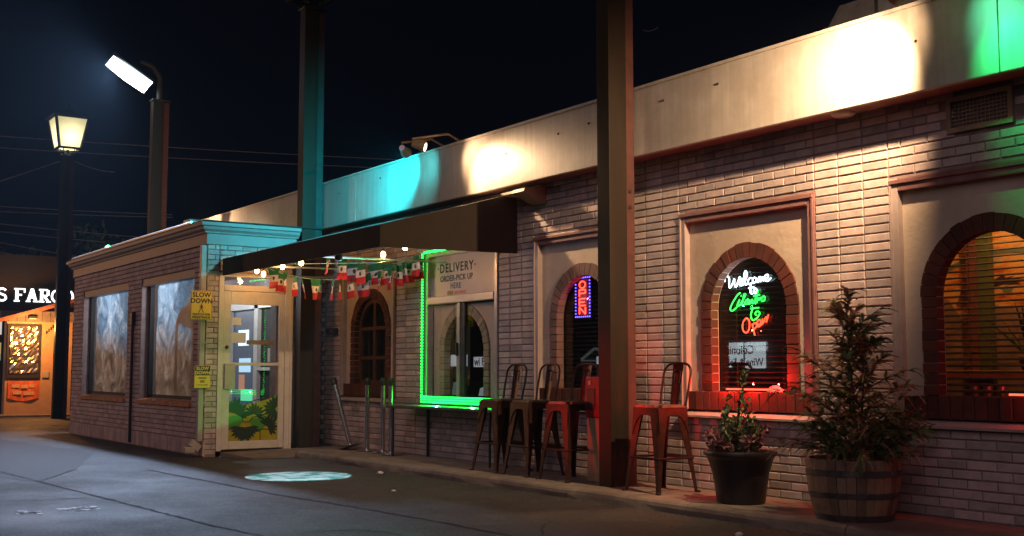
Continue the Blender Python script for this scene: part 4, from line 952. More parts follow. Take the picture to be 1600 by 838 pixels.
# ------------------------------------------------------------ metal bar stools
def make_stool(label):
    t = thing('bar_stool', label, 'bar stool', (0,0,0), 'metal bar stools along the front wall')
    S = .165; ZS = .74
    bm = bmesh.new(); bmesh.ops.create_cube(bm, size=1, matrix=Matrix.Translation((0,0,ZS)) @ Matrix.Diagonal((2*S+.02,2*S+.02,.022,1)))
    bmesh.ops.bevel(bm, geom=[e for e in bm.edges if abs(e.verts[0].co.z-e.verts[1].co.z) > .01], offset=.05, segments=4, affect='EDGES'); bmesh.ops.bevel(bm, geom=[e for e in bm.edges if abs(e.verts[0].co.z-ZS-.011)<.002 and abs(e.verts[1].co.z-ZS-.011)<.002], offset=.008, segments=2, affect='EDGES')
    obj('seat', MB().bm(bm), M['seat'], t, True)
    foot = .225
    for sx in (-1,1):
        for sy in (-1,1):
            mb = MB(); N = 8; vs = []
            for i in range(N+1):
                u = i/N; z = ZS-.015-u*(ZS-.015); o = S-.005+(foot-S+.005)*u**1.15; w = .085*(1-u)**1.3+.030
                for (dx, dy) in ((w,0),(0,0),(0,w),(.006,w),(.006,.006),(w,.006)): vs.append((sx*(o-dx), sy*(o-dy), z))
            mb.v = vs
            for i in range(N):
                for k in range(6): mb.f.append((6*i+k, 6*i+(k+1)%6, 6*i+6+(k+1)%6, 6*i+6+k))
            mb.f += [tuple(range(5,-1,-1)), tuple(range(6*N,6*N+6))]
            lg = obj('leg', mb, M['rust'], t)
            mb = MB(); mb.box(sx*foot-.018, sx*foot+.018, sy*foot-.018, sy*foot+.018, 0, .018, .004); obj('foot_cap', mb, M['black'], lg)
    for k in range(4):      # arched aprons under the seat
        mb = MB(); N = 14
        for i in range(N+1):
            u = -1+2*i/N; x = u*(S+.002); zb = ZS-.075-.17*abs(u)**3.2
            for (y, z) in ((-S-.003,ZS-.012),(-S-.003-(ZS-zb)*.06,zb),(-S+.003-(ZS-zb)*.06,zb),(-S+.003,ZS-.012)): mb.v.append((x, y, z))
        for i in range(N):
            for j in range(4): mb.f.append((4*i+j, 4*i+(j+1)%4, 4*i+4+(j+1)%4, 4*i+4+j))
        Rm = Matrix.Rotation(k*PI/2, 4, 'Z'); mb.v = [tuple(Rm @ Vector(v)) for v in mb.v]; obj('apron', mb, M['rust'], t)
        mb = MB(); o = S+(foot-S)*.60; mb.box(-o, o, -o-.004, -o+.022, .285, .305, .003); mb.v = [tuple(Rm @ Vector(v)) for v in mb.v]; obj('foot_rail', mb, M['rust'], t)
    P = []; hw = .165
    for i in range(33):
        a = i/32
        if a < .3: u = a/.3; P.append((-hw-.012*math.sin(u*PI*.6), S-.02+.055*u, ZS+.0+.26*u))
        elif a > .7: u = (1-a)/.3; P.append((hw+.012*math.sin(u*PI*.6), S-.02+.055*u, ZS+.0+.26*u))
        else:
            u = (a-.3)/.4; th = PI*(1-u); P.append(((hw+.012)*abs(math.cos(th))**.6*(1 if math.cos(th) > 0 else -1), S+.035+.025*math.sin(th), ZS+.26+.115*abs(math.sin(th))**.8))
    mb = MB(); mb.tube(P, .0115, 8); obj('back_hoop', mb, M['rust'], t, True)
    mb = MB(); N = 8
    for i in range(N+1):
        v = i/N; z = ZS+.002+.37*v; y = S-.005+.062*v
        for j in range(5): u = -1+j/2; mb.v.append((u*(.052+.018*v), y+.012*(1-u*u), z))
    mb.f = [(5*i+j,5*i+j+1,5*i+5+j+1,5*i+5+j) for i in range(N) for j in range(4)]; sp = obj('back_splat', mb, M['rust'], t, True)
    mb = MB(); mb.tube([(-.036,S+.03,ZS+.20),(-.036,S+.045,ZS+.27)]+[(-.036*math.cos(a*PI/8), S+.052, ZS+.28+.036*math.sin(a*PI/8)) for a in range(9)]+[(.036,S+.045,ZS+.27),(.036,S+.03,ZS+.20)], .005, 5); obj('embossed_arch', mb, M['rust'], sp, True)
    return t
SL = [(-10.13,-.43,.02,'rusty metal bar stool nearest the green ledge, leftmost of the row'), (-9.55,-.43,-.03,'rusty metal bar stool second from the left, between two others'),
      (-8.92,-.44,.03,'rusty metal bar stool third in the row, against the brown post'), (-7.62,-.45,-.02,'rusty metal bar stool standing alone right of the tall post')]
s0 = make_stool(SL[0][3])
for i, (x, y, a, lab) in enumerate(SL):
    s_ = s0 if i == 0 else copy_tree(s0); s_.location = (x, y, 0); s_.rotation_euler.z = a; s_['label'] = lab

# ------------------------------------------------------------ stanchions
def stanchion(label):
    t = thing('stanchion', label, 'stanchion', (0,0,0), 'chrome queue stanchions by the arched window')
    mb = MB(); mb.lathe([(0,0),(.15,0),(.155,.012),(.12,.028),(.03,.04),(.0,.042)], n=24); obj('base', mb, M['chrome'], t, True)
    mb = MB(); mb.lathe([(.032,.04),(.032,.86)], n=14); obj('pole', mb, M['chrome'], t, True)
    mb = MB(); mb.lathe([(0,.86),(.038,.86),(.042,.88),(.042,.94),(.03,.955),(0,.958)], n=14); obj('belt_head', mb, M['black'], t, True)
    return t
st0 = stanchion('chrome stanchion leaning to the left')
LB = ['chrome stanchion leaning over to the left', 'upright chrome stanchion next to the leaning one', 'upright chrome stanchion in the middle beside two others on its right and left', 'chrome stanchion closest to the green ledge']
for i, (x, y) in enumerate([(-13.98,-.24),(-13.55,-.22),(-13.12,-.22),(-12.80,-.28)]):
    s_ = st0 if i == 0 else copy_tree(st0); s_.location = (x, y, 0); s_['label'] = LB[i]
st0.rotation_euler = (R(9), R(-15), 0); st0.location.z = .035

# ------------------------------------------------------------ pots and plants
PX, PY = -6.60, -.52
pt = thing('flower_pot', 'black plastic flared pot with a small leafy shrub', 'pot', (PX,PY,0))
mb = MB(); mb.lathe([(0,0),(.185,0),(.192,.02),(.205,.12),(.225,.24),(.258,.345),(.276,.375),(.290,.38),(.294,.40),(.287,.415),(.262,.41),(.24,.36),(.22,.30)], (PX,PY,0), 36); obj('pot_body', mb, M['plastic'], pt, True)
mb = MB(); mb.lathe([(.24,.355),(.15,.37),(0,.375)], (PX,PY,0), 24); obj('soil', mb, M['soil'], pt)
def leaves(mb, c, d, n, L, w, spread):
    d = Vector(d).normalized()
    for i in range(n):
        v = (d + Vector((random.gauss(0,spread), random.gauss(0,spread), random.gauss(0,spread)))).normalized(); s_ = v.cross(Vector((random.gauss(0,1),random.gauss(0,1),random.gauss(0,1)))).normalized()*w*random.uniform(.6,1.2)
        l_ = L*random.uniform(.6,1.3); c2 = Vector(c)+Vector((random.gauss(0,.012),random.gauss(0,.012),random.gauss(0,.012)))
        mb.add([c2, c2+v*l_*.5+s_, c2+v*l_, c2+v*l_*.5-s_], [(0,1,2,3)])
sh = thing('potted_shrub', 'young twiggy green shrub with mauve leaves growing in the black pot', 'shrub', (PX,PY,.37))
st = MB(); lf = MB(); ml = MB()
def stemline(p0, d, L, seg, bend, out, fn, r=.006):
    p = Vector(p0); d = Vector(d).normalized(); P = [p.copy()]
    for i in range(seg):
        d = (d + Vector((random.gauss(0,bend),random.gauss(0,bend),random.gauss(0,bend*.5)+.04))).normalized(); p = p + d*L/seg; P.append(p.copy()); fn(p, d, i/seg)
    out.tube(P, [r*(1-.8*i/seg) for i in range(seg+1)], 5); return P
stemline((PX-.02,PY,.37), (.02,0,1), .66, 16, .09, st, lambda p,d,u: leaves(lf, p, d+Vector((0,0,.2)), 12 if u < .6 else 9, .05, .014, .8), .009)
for k in range(12):
    a = random.uniform(0,2*PI); stemline((PX+.07*math.cos(a),PY+.07*math.sin(a),.37), (.38*math.cos(a),.38*math.sin(a),1), random.uniform(.22,.48), 9, .12, st, lambda p,d,u: leaves(lf, p, d, 9, .048, .014, .8))
for k in range(15):
    a = random.uniform(0,2*PI); r_ = random.uniform(.06,.2); stemline((PX+r_*math.cos(a),PY+r_*math.sin(a),.37), (.5*math.cos(a),.5*math.sin(a),1), random.uniform(.12,.24), 6, .2, st, lambda p,d,u: leaves(ml, p, d, 9, .045, .017, .9))
obj('stem', st, M['bark'], sh); obj('foliage', lf, M['leaf'], sh); obj('mauve_foliage', ml, M['mauveleaf'], sh)

BX, BY = -5.44, -.58
ba = thing('barrel_planter', 'weathered half barrel planter with iron hoops holding a conifer', 'planter', (BX,BY,0))
def rb_(z): u = z/.43; return .258+.072*u+.02*math.sin(PI*min(1,u))
ns = 30; 
for k in range(ns):
    a0 = 2*PI*k/ns+.006; a1 = 2*PI*(k+1)/ns-.006; mb = MB(); h = .43+random.uniform(-.004,.003); dr_ = random.uniform(-.003,.003)
    zs_ = [0,.11,.22,.33,h]
    for z in zs_:
        r = rb_(z)+dr_
        for rr, a in ((r,a0),(r+.002,(a0+a1)/2),(r,a1),(r-.022,a1),(r-.022,a0)): mb.v.append((BX+rr*math.cos(a), BY+rr*math.sin(a), z))
    for i in range(4):
        for j in range(5): mb.f.append((5*i+j, 5*i+(j+1)%5, 5*i+5+(j+1)%5, 5*i+5+j))
    mb.f += [(4,3,2,1,0),(20,21,22,23,24)]
    obj('stave', mb, M['stave'], ba)
for z0, z1 in ((.005,.05),(.165,.205),(.315,.36)):
    mb = MB(); mb.lathe([(rb_(z0)+.001,z0),(rb_(z0)+.007,z0+.002),(rb_(z1)+.007,z1-.002),(rb_(z1)+.001,z1)], (BX,BY,0), 40); obj('hoop', mb, M['hoop'], ba, True)
mb = MB(); mb.lathe([(rb_(.40)-.024,.385),(.2,.40),(0,.405)], (BX,BY,0), 24); obj('soil', mb, M['soil'], ba)
tr = thing('potted_conifer', 'half dried conifer with green and rust sprays in the barrel planter', 'conifer', (BX,BY,.40))
wd = MB(); gf = MB(); df = MB()
def spray(mb, p, d, L, w):
    """flat feathery spray: a rib with paired needles"""
    d = Vector(d).normalized(); s_ = d.cross(Vector((random.gauss(0,.35),random.gauss(0,.35),1))).normalized(); n_ = int(L/.0075)
    for i in range(n_):
        u = i/n_; q = p + d*L*u + Vector((0,0,-.5*L*u*u)); l_ = w*(1-.75*u)*random.uniform(.7,1.2); b = d*.005
        for sg in (-1,1): mb.add([q-b, q+b, q+(s_*sg*.75+d*.65)*l_ + Vector((0,0,-.2*l_))], [(0,1,2)])
trunk = []; p = Vector((BX+.02,BY,.40))
for i in range(15): trunk.append(p.copy()); p = p + Vector((random.gauss(-.003,.008),random.gauss(0,.008),.079))
wd.tube(trunk, [.020*(1-.85*i/14) for i in range(15)], 7)
tr2 = []; p = Vector((BX+.10,BY-.04,.40))
for i in range(11): tr2.append(p.copy()); p = p + Vector((random.gauss(.002,.01),random.gauss(0,.01),.085))
wd.tube(tr2, [.015*(1-.85*i/10) for i in range(11)], 6)
nb = 0
for T, mx, cnt, wid in ((trunk, 14, 46, .52), (tr2, 10, 28, .42)):
    for k in range(cnt):
        u = (k+.5)/cnt; i = u*mx; j = int(min(i, mx-1)); p0 = T[j].lerp(T[j+1], i-j); a = k*2.39996+random.uniform(-.4,.4)
        prof_ = (math.sin(PI*min(1,.28+u*.72))**.8*.75+.25)*(1-.42*u); L = wid*(1.0 if u < .42 else max(.34, 1.0-1.25*(u-.42)))*random.uniform(.6,1.2); el = random.uniform(.1,.8)+.45*u
        if u > .5 and k % 3 == 0: continue
        d = Vector((math.cos(a)*math.cos(el), math.sin(a)*math.cos(el)*.8, math.sin(el))); seg = 6; P = [p0]; q = p0
        upper_left = u > .38 and d.x < .25
        dry = random.random() < (.85 if (upper_left and T is trunk) else .36)
        for s_ in range(seg):
            d2 = (d + Vector((0,0,-.18*s_/seg)) + Vector((random.gauss(0,.1),)*3)).normalized(); q = q + d2*L/seg; P.append(q)
            for sg in range(4): spray(df if (dry if random.random() < .85 else not dry) else gf, q, d2 + Vector((random.gauss(0,.6),random.gauss(0,.6),random.gauss(0,.35))), random.uniform(.09,.17), .030)
        wd.tube(P, [.0055*(1-.7*i2/seg) for i2 in range(seg+1)], 4)
for k in range(32):          # low suckers round the base widen the plant
    a = k*2.39996+random.uniform(-.3,.3); r0 = random.uniform(.03,.14); p0 = Vector((BX+.03+r0*math.cos(a), BY+r0*math.sin(a)*.8, .40)); el = random.uniform(.35,1.25); L = random.uniform(.32,.62)*(1.15-.35*el/1.25)
    d = Vector((math.cos(a)*math.cos(el), math.sin(a)*math.cos(el)*.8, math.sin(el))); P = [p0]; q = p0; dry = random.random() < .42
    for s_ in range(8):
        d2 = (d + Vector((0,0,-.5*s_/8)) + Vector((random.gauss(0,.12),random.gauss(0,.12),random.gauss(0,.08)))).normalized(); q = q + d2*L/8; P.append(q)
        for sg in range(4): spray(df if (dry if random.random() < .85 else not dry) else gf, q, d2 + Vector((random.gauss(0,.55),random.gauss(0,.55),random.gauss(-.1,.35))), random.uniform(.08,.16), .030)
    wd.tube(P, [.006*(1-.7*i2/8) for i2 in range(9)], 4)
for k in range(16):
    a = random.uniform(0,2*PI); spray(df, trunk[-1]-Vector((0,0,.02*k)), Vector((math.cos(a)*.6,math.sin(a)*.6,.8)), .09, .018)
obj('trunk', wd, M['bark'], tr); obj('green_foliage', gf, M['conifer'], tr); obj('dry_foliage', df, M['drytip'], tr)

# ------------------------------------------------------------ tan cabinet by the post
cb = thing('utility_cabinet', 'narrow tan cabinet with a red top box wedged beside the nearest post', 'cabinet', (-8.62,-.30,0))
mb = MB(); mb.box(-8.74,-8.50,-.38,-.16,0,.60,.006); obj('tan_body', mb, M['tan'], cb)
mb = MB(); mb.box(-8.75,-8.49,-.39,-.15,.601,.99,.008); hb = obj('red_head', mb, M['red'], cb)
mb = MB(); mb.box(-8.72,-8.60,-.396,-.388,.68,.88,.003); obj('black_panel', mb, M['black'], hb)
mb = MB(); mb.box(-8.70,-8.66,-.397,-.388,.91,.95,.003); obj('label_plate', mb, M['cream'], hb)

# ------------------------------------------------------------ signs
def sd(x, y, z): return side(x, y, z)
sg = thing('warning_sign', 'yellow SLOW DOWN pedestrian sign on the vestibule corner', 'sign', (-14.80,-2.03,1.71))
mb = MB(); mb.box(-14.812,-14.80,-2.18,-1.885,1.712,2.10,.004); obj('plate', mb, M['yellow'], sg)
x = -14.7985
mb = glyphs('SLOW', .085, sd(x,-2.0325,2.015), .001, 1.05, bold=.003); glyphs('DOWN', .085, sd(x,-2.0325,1.935), .001, 1.05, bold=.003, mb=mb); obj('lettering', mb, M['signblack'], sg)
mb = glyphs('WATCH FOR', .040, sd(x,-2.0325,1.772), .001, 1.0, bold=.0015); glyphs('PEDESTRIANS', .040, sd(x,-2.0325,1.733), .001, 1.0, bold=.0015, mb=mb); obj('lettering', mb, M['signblack'], sg)
mb = MB(); mk = lambda pts: mb.prism([(x-.0005, -2.0325+a*.052, 1.862+b*.052) for a, b in pts], (.001,0,0))
mk([(.16*math.cos(i*PI/4)+.05, 1.12+.16*math.sin(i*PI/4)) for i in range(8)])
mk([(-.18,.85),(.22,.88),(.18,.1),(-.2,.1)]); mk([(-.2,.15),(.05,.15),(-.35,-.45),(-.62,-1.05),(-.78,-1.0),(-.5,-.4)]); mk([(-.05,.15),(.18,.15),(.38,-.45),(.62,-1.05),(.45,-1.1),(.18,-.42)])
mk([(-.15,.83),(-.3,.8),(-.52,.3),(-.42,.22),(-.28,.55)]); mk([(.2,.85),(.3,.55),(.6,.3),(.5,.2),(.22,.42)]); obj('walking_figure', mb, M['signblack'], sg)
mb = MB(); 
for a in (-2.172,-1.893): mb.box(x-.0005,x+.0005,a-.002,a+.002,1.72,2.09)
for b in (1.72,2.09): mb.box(x-.0005,x+.0005,-2.17,-1.895,b-.002,b+.002)
obj('border', mb, M['signblack'], sg)
mb = MB(); mb.box(-14.85,-14.813,-1.97,-1.93,1.85,1.95); obj('bracket', mb, M['alu'], sg)
s2 = thing('small_warning_sign', 'small black and yellow SLOW DOWN sign below the pedestrian sign', 'sign', (-14.80,-2.0,.82))
mb = MB(); mb.box(-14.812,-14.80,-2.105,-1.89,.82,1.115,.004); obj('plate', mb, M['yellow'], s2)
mb = MB(); mb.box(-14.7998,-14.7985,-2.10,-1.895,.985,1.11); obj('black_field', mb, M['signblack'], s2)
mb = glyphs('SLOW', .058, sd(-14.798,-1.9975,1.058), .001, 1.05, bold=.002); glyphs('DOWN', .058, sd(-14.798,-1.9975,1.0), .001, 1.05, bold=.002, mb=mb); obj('lettering', mb, M['yellow'], s2)
mb = MB()
for (z, h, w) in ((.95,.022,.055),(.905,.03,.03),(.86,.012,.075)): mb.box(-14.7998,-14.7985,-1.9975-w,-1.9975+w,z-h/2,z+h/2)
obj('print_line', mb, plain('faded_sign_print', (.25,.17,.03), .5, bump=0), s2)
mb = MB(); mb.box(-14.85,-14.813,-1.97,-1.93,.92,1.0); obj('bracket', mb, M['alu'], s2)
dbx = thing('door_alarm', 'small dark alarm box on the brick left of the first arched window', 'alarm box', (-15.0,-.03,1.6))
mb = MB(); mb.box(-15.1,-14.87,-.09,-.002,1.56,1.65,.01); obj('alarm_body', mb, M['black'], dbx)
mb = MB(); mb.lathe([(0,-.02),(.03,-.015),(.035,0)], n=12); q = MB(); q.add([(-14.93+p[0], -.092+p[2], 1.605+p[1]) for p in mb.v], mb.f); obj('red_dome', q, M['red'], dbx)

# ------------------------------------------------------------ neon script sign
WHITE_STROKES = [[(-7.431, 1.846), (-7.423, 1.876), (-7.395, 1.895), (-7.373, 1.872), (-7.374, 1.824), (-7.368, 1.789), (-7.341, 1.813), (-7.309, 1.866), (-7.31, 1.82), (-7.292, 1.79), (-7.265, 1.838), (-7.242, 1.883)], [(-7.258, 1.821), (-7.217, 1.832), (-7.216, 1.862), (-7.244, 1.85), (-7.245, 1.807), (-7.207, 1.807), (-7.169, 1.859), (-7.156, 1.906), (-7.174, 1.927), (-7.188, 1.894), (-7.189, 1.84), (-7.175, 1.805), (-7.148, 1.817)], [(-7.099, 1.86), (-7.13, 1.857), (-7.145, 1.831), (-7.13, 1.807), (-7.097, 1.819)], [(-7.065, 1.863), (-7.087, 1.851), (-7.084, 1.82), (-7.057, 1.821), (-7.042, 1.848), (-7.065, 1.863)], [(-7.028, 1.814), (-7.017, 1.856), (-6.997, 1.861), (-6.998, 1.821), (-6.983, 1.851), (-6.963, 1.858), (-6.964, 1.823)], [(-6.949, 1.838), (-6.91, 1.853), (-6.913, 1.877), (-6.94, 1.869), (-6.946, 1.837), (-6.918, 1.821), (-6.875, 1.845)], [(-7.112, 1.804), (-7.117, 1.734), (-7.096, 1.72)], [(-7.138, 1.773), (-7.076, 1.778)], [(-7.058, 1.766), (-7.08, 1.751), (-7.074, 1.724), (-7.048, 1.73), (-7.044, 1.754), (-7.058, 1.766)]]
GREEN_STROKES = [[(-7.242, 1.737), (-7.275, 1.718), (-7.327, 1.664), (-7.366, 1.604), (-7.348, 1.58), (-7.31, 1.595), (-7.259, 1.63)], [(-7.25, 1.676), (-7.278, 1.627), (-7.252, 1.626), (-7.21, 1.672), (-7.179, 1.716), (-7.194, 1.72), (-7.214, 1.658), (-7.222, 1.625), (-7.2, 1.628)], [(-7.231, 1.711), (-7.228, 1.705)], [(-7.147, 1.676), (-7.177, 1.663), (-7.189, 1.633), (-7.161, 1.639), (-7.144, 1.674), (-7.152, 1.628)], [(-7.138, 1.63), (-7.126, 1.667), (-7.134, 1.63), (-7.097, 1.671), (-7.098, 1.636), (-7.079, 1.644)], [(-7.026, 1.749), (-7.068, 1.651), (-7.058, 1.632)], [(-7.082, 1.697), (-7.01, 1.708)], [(-7.047, 1.639), (-7.028, 1.681), (-7.021, 1.662), (-6.996, 1.685)], [(-6.964, 1.694), (-6.989, 1.674), (-6.986, 1.65), (-6.958, 1.656), (-6.95, 1.682), (-6.964, 1.694)], [(-7.12, 1.592), (-7.023, 1.595)], [(-7.095, 1.591), (-7.118, 1.535), (-7.101, 1.491), (-7.065, 1.496), (-7.029, 1.521), (-7.014, 1.552), (-7.042, 1.564), (-7.067, 1.546), (-7.05, 1.53)]]
RED_STROKES = [[(-7.155, 1.504), (-7.177, 1.508), (-7.215, 1.469), (-7.216, 1.406), (-7.177, 1.38), (-7.143, 1.412), (-7.138, 1.479), (-7.17, 1.507), (-7.192, 1.495)], [(-7.106, 1.457), (-7.076, 1.354)], [(-7.103, 1.441), (-7.073, 1.466), (-7.049, 1.439), (-7.085, 1.408)], [(-7.045, 1.441), (-7.003, 1.461), (-7.015, 1.488), (-7.044, 1.473), (-7.035, 1.429), (-6.991, 1.45)], [(-6.988, 1.445), (-6.98, 1.495), (-6.977, 1.458), (-6.947, 1.507), (-6.932, 1.504), (-6.941, 1.465), (-6.912, 1.531)]]

ne = thing('neon_sign', 'cursive Welcome to Cilantro Open neon sign in white, green and red', 'neon sign', (-7.05,.2,1.4))
for strokes, mt, nm in ((WHITE_STROKES,'tube_white','white_tube'),(GREEN_STROKES,'tube_green','green_tube'),(RED_STROKES,'tube_red','red_tube')):
    for s_ in strokes:
        P = []; K = [Vector((a, .175, b)) for a, b in s_]
        for i in range(len(K)-1):      # smooth the hand written line
            p0, p1, p2, p3 = K[max(i-1,0)], K[i], K[i+1], K[min(i+2,len(K)-1)]
            for j in range(4):
                t_ = j/4; P.append(.5*((2*p1)+(p2-p0)*t_+(2*p0-5*p1+4*p2-p3)*t_*t_+(3*p1-p0-3*p2+p3)*t_**3))
        P.append(K[-1]); mb = MB(); mb.tube(P, .0065, 6); obj(nm, mb, M[mt], ne, True)
mb = MB(); mb.quad((-7.47,.181+.018,1.22),(-6.70,.199,1.22),(-6.70,.199,1.95),(-7.47,.199,1.95)); obj('ghost_image_sheet', mb, M['acrylic'], ne)  # clear sheet added to mirror a ghost image of the tubes
lamp('POINT', 'neon_white_glow', (-7.25,.12,1.83), 1.0, (.7,.95,1), ne, size=.008); lamp('POINT', 'neon_green_glow', (-7.2,.12,1.62), 1.0, (.03,1,.12), ne, size=.008); lamp('POINT', 'neon_red_glow', (-7.1,.12,1.40), .8, (1,.05,.02), ne, size=.008)
rs = thing('red_sill_light', 'red tube lamp glowing on the brick sill below the neon sign', 'tube lamp', (-7.05,.11,.89))
mb = MB(); mb.tube([(-7.38,.125,.885),(-6.72,.125,.885)], .007, 8); obj('red_tube', mb, M['led_red'], rs)
for x in (-7.25,-6.95): lamp('POINT', 'red_sill_glow', (x,-.04,.93), 9, (1,.012,.01), rs, size=.008)
lamp('POINT', 'red_sill_glow', (-6.66,-.05,1.0), 5, (1,.015,.012), rs, size=.008)
rs2 = thing('red_counter_light', 'red glow tube on the counter inside the rightmost window', 'tube lamp', (-4.5,.2,.88))
mb = MB(); mb.tube([(-4.7,.2,.88),(-4.2,.2,.88)], .007, 8); obj('red_tube', mb, M['led_red'], rs2)
lamp('POINT', 'red_counter_glow', (-4.3,-.05,.93), 3, (1,.02,.02), rs2, size=.008)

# ------------------------------------------------------------ vertical OPEN sign
op = thing('open_sign', 'vertical red OPEN led sign with a blue dotted border', 'open sign', (-9.48,.17,1.59))
X0_, X1_, Z0_, Z1_ = -9.62, -9.345, 1.59, 2.04
mb = MB(); mb.box(X0_,X1_,.165,.19,Z0_,Z1_,.004); obj('sign_board', mb, plain('open_sign_board', (.03,.005,.02), .5), op)
mb = MB(); mb.box(-9.555,-9.405,.1615,.1645,1.63,2.0); obj('red_field', mb, glow('red_field_glow', (1,.02,.04), .16), op)
cx = -9.48
for ch, zc in zip('OPEN', (1.945,1.855,1.762,1.672)):
    w, h = .05, .036; pts = {'O': [[(-1,-1),(-1,1),(1,1),(1,-1),(-1,-1)]], 'P': [[(-1,-1),(-1,1),(1,1),(1,0),(-1,0)]], 'E': [[(1,1),(-1,1),(-1,-1),(1,-1)],[(-1,0),(.7,0)]], 'N': [[(-1,-1),(-1,1),(1,-1),(1,1)]]}[ch]
    mb = MB()
    for st_ in pts:
        if ch == 'O': P = [(cx+w*math.cos(i*PI/8), .156, zc+h*math.sin(i*PI/8)) for i in range(17)]
        else: P = [(cx+a*w, .156, zc+b*h) for a, b in st_]
        for a, b in zip(P, P[1:]): mb.tube([a, b], .0065, 6)
    obj('letter', mb, M['led_red'], op)
mb = MB()
def dot(x, z): mb.box(x-.006,x+.006,.158,.1645,z-.006,z+.006)
k = 0
for i in range(13): z = Z0_+.02+(Z1_-Z0_-.04)*i/12; dot(X0_+.02, z); dot(X1_-.02, z)
for i in range(1, 7): x = X0_+.02+(X1_-X0_-.04)*i/7; dot(x, Z0_+.02); dot(x, Z1_-.02)
tag(obj('border_led', mb, M['led_blue'], op), kind='stuff')
mb = MB(); mb.tube([(-9.6,.18,2.04),(-9.5,.19,2.2)], .003, 4); mb.tube([(-9.36,.18,2.04),(-9.46,.19,2.2)], .003, 4); obj('hanging_wire', mb, M['black'], op)
lamp('POINT', 'open_sign_glow', (-9.48,.06,1.8), .5, (1,.08,.25), op, size=.008)

# things glimpsed through the delivery window and the first arch
pz = thing('bearded_man_poster', 'dark poster of a bearded face inside the delivery window', 'poster', (-11.95,.2,1.1))
mb = MB(); mb.box(-12.12,-11.72,.20,.205,.95,1.62); obj('poster_sheet', mb, M['dark'], pz)
skin = plain('poster_face_print', (.40,.24,.16), .7, bump=0)
mb = MB(); mb.prism([(-11.93+.062*math.cos(i*PI/8), .199, 1.46+.085*math.sin(i*PI/8)) for i in range(16)], (0,-.002,0)); obj('printed_face', mb, skin, pz)
mb = MB(); mb.prism([(-11.93+.064*math.cos(i*PI/8+PI), .1965, 1.425+.075*math.sin(i*PI/8+PI)) for i in range(9)], (0,-.001,0)); obj('printed_beard', mb, plain('poster_beard', (.16,.12,.10), .7, bump=0), pz)
mb = MB()
for dx in (-.026,.026): mb.prism([(-11.93+dx+.010*math.cos(i*PI/4), .1965, 1.475+.006*math.sin(i*PI/4)) for i in range(8)], (0,-.001,0))
obj('printed_eye', mb, M['dark'], pz)
pn = thing('reflected_sign_sheet', 'glowing white sheet standing in for a lettered sign reflected in the delivery window', 'banner', (-11.62,.18,1.12))
ban = plain('reflection_paper', (.6,.6,.6), .7, bump=0)
mb = MB(); mb.box(-12.12,-11.74,.172,.176,1.10,1.24); mb.box(-11.60,-11.22,.172,.176,1.09,1.21); b_ = obj('reflection_sheet', mb, glow('reflected_sign_glow', (.75,.85,1), .22, (.6,.6,.6)), pn)  # glowing sheet painted in as the reflection of a lettered sign
mb = glyphs('Z', .15, front(-11.93,.171,1.115), .001, bold=.004); glyphs('wi Fao', .13, front(-11.41,.171,1.11), .001, bold=.003, mb=mb); obj('lettering', mb, M['signblack'], b_)
nb_ = thing('counter_papers', 'papers and small cards on the counter inside the delivery window', 'papers', (-11.6,.22,.76))
for (x0, x1, z1, c) in ((-11.92,-11.80,.97,(.6,.7,.75)),(-12.12,-11.98,.92,(.2,.3,.32)),(-11.52,-11.40,.86,(.5,.65,.75))):
    mb = MB(); mb.prism([(x0,.19,.75),(x1,.19,.75),(x1,.20,z1),(x0+.02,.20,z1-.02)], (0,.004,0)); obj('card', mb, glow('card_paper', c, .12, c), nb_)
mb = MB(); mb.box(-11.6,-11.2,.30,.34,.76,.98,.02); obj('blue_box', mb, plain('blue_plastic', (.03,.09,.22), .4), nb_)
mo = thing('computer_monitor', 'lit screens glimpsed through the first arched window', 'monitor', (-14.0,.9,1.3))
for (x0, x1, z0, z1, c, s_) in ((-14.62,-14.42,1.30,1.46,(.8,.9,1),.9),(-14.27,-13.97,1.30,1.50,(.25,.5,1),.8),(-14.8,-14.72,1.3,1.6,(.8,.8,.8),.4)):
    mb = MB(); mb.box(x0-.02,x1+.02,.905,.93,z0-.02,z1+.02,.006); sc_ = obj('screen_case', mb, M['black'], mo); mb = MB(); mb.box(x0,x1,.90,.904,z0,z1); obj('lit_screen', mb, glow('screen_light', c, s_), sc_)
mb = MB(); mb.box(-14.9,-13.4,.8,1.2,1.05,1.1); obj('desk_top', mb, M['wood'], mo)

# ------------------------------------------------------------ logo projector with its light disc on the asphalt
pj = thing('logo_projector', 'small black projector under the awning casting the white disc', 'projector', (-11.62,-1.60,2.28))
JP = Vector((-11.62,-1.62,2.27)); JA = Vector((-11.68,-2.0,GZ)); jd = (JA-JP).normalized()
mb = MB(); mb.tube([JP-jd*.16, JP-jd*.02, JP], [.045,.045,.03], 12); obj('projector_body', mb, M['black'], pj, True)
mb = MB(); mb.bar(JP-jd*.1, (-11.62,-1.66,2.34), .02); obj('bracket', mb, M['black'], pj)
pl2 = lamp('SPOT', 'logo_beam', JP+jd*.02, 2600, (.62,.86,1.0), pj, JA, .004, 27, .06); ld = pl2.data; ld.use_nodes = True
ln = ld.node_tree.nodes; ll = ld.node_tree.links; em = ln['Emission']
tc = ln.new('ShaderNodeTexCoord'); mp = ln.new('ShaderNodeMapping'); mp.inputs['Scale'].default_value = (1,1,1); ll.new(tc.outputs['Normal'], mp.inputs['Vector'])
w1 = ln.new('ShaderNodeTexNoise'); w1.inputs['Scale'].default_value = 16; w1.inputs['Detail'].default_value = 3; ll.new(mp.outputs['Vector'], w1.inputs['Vector'])
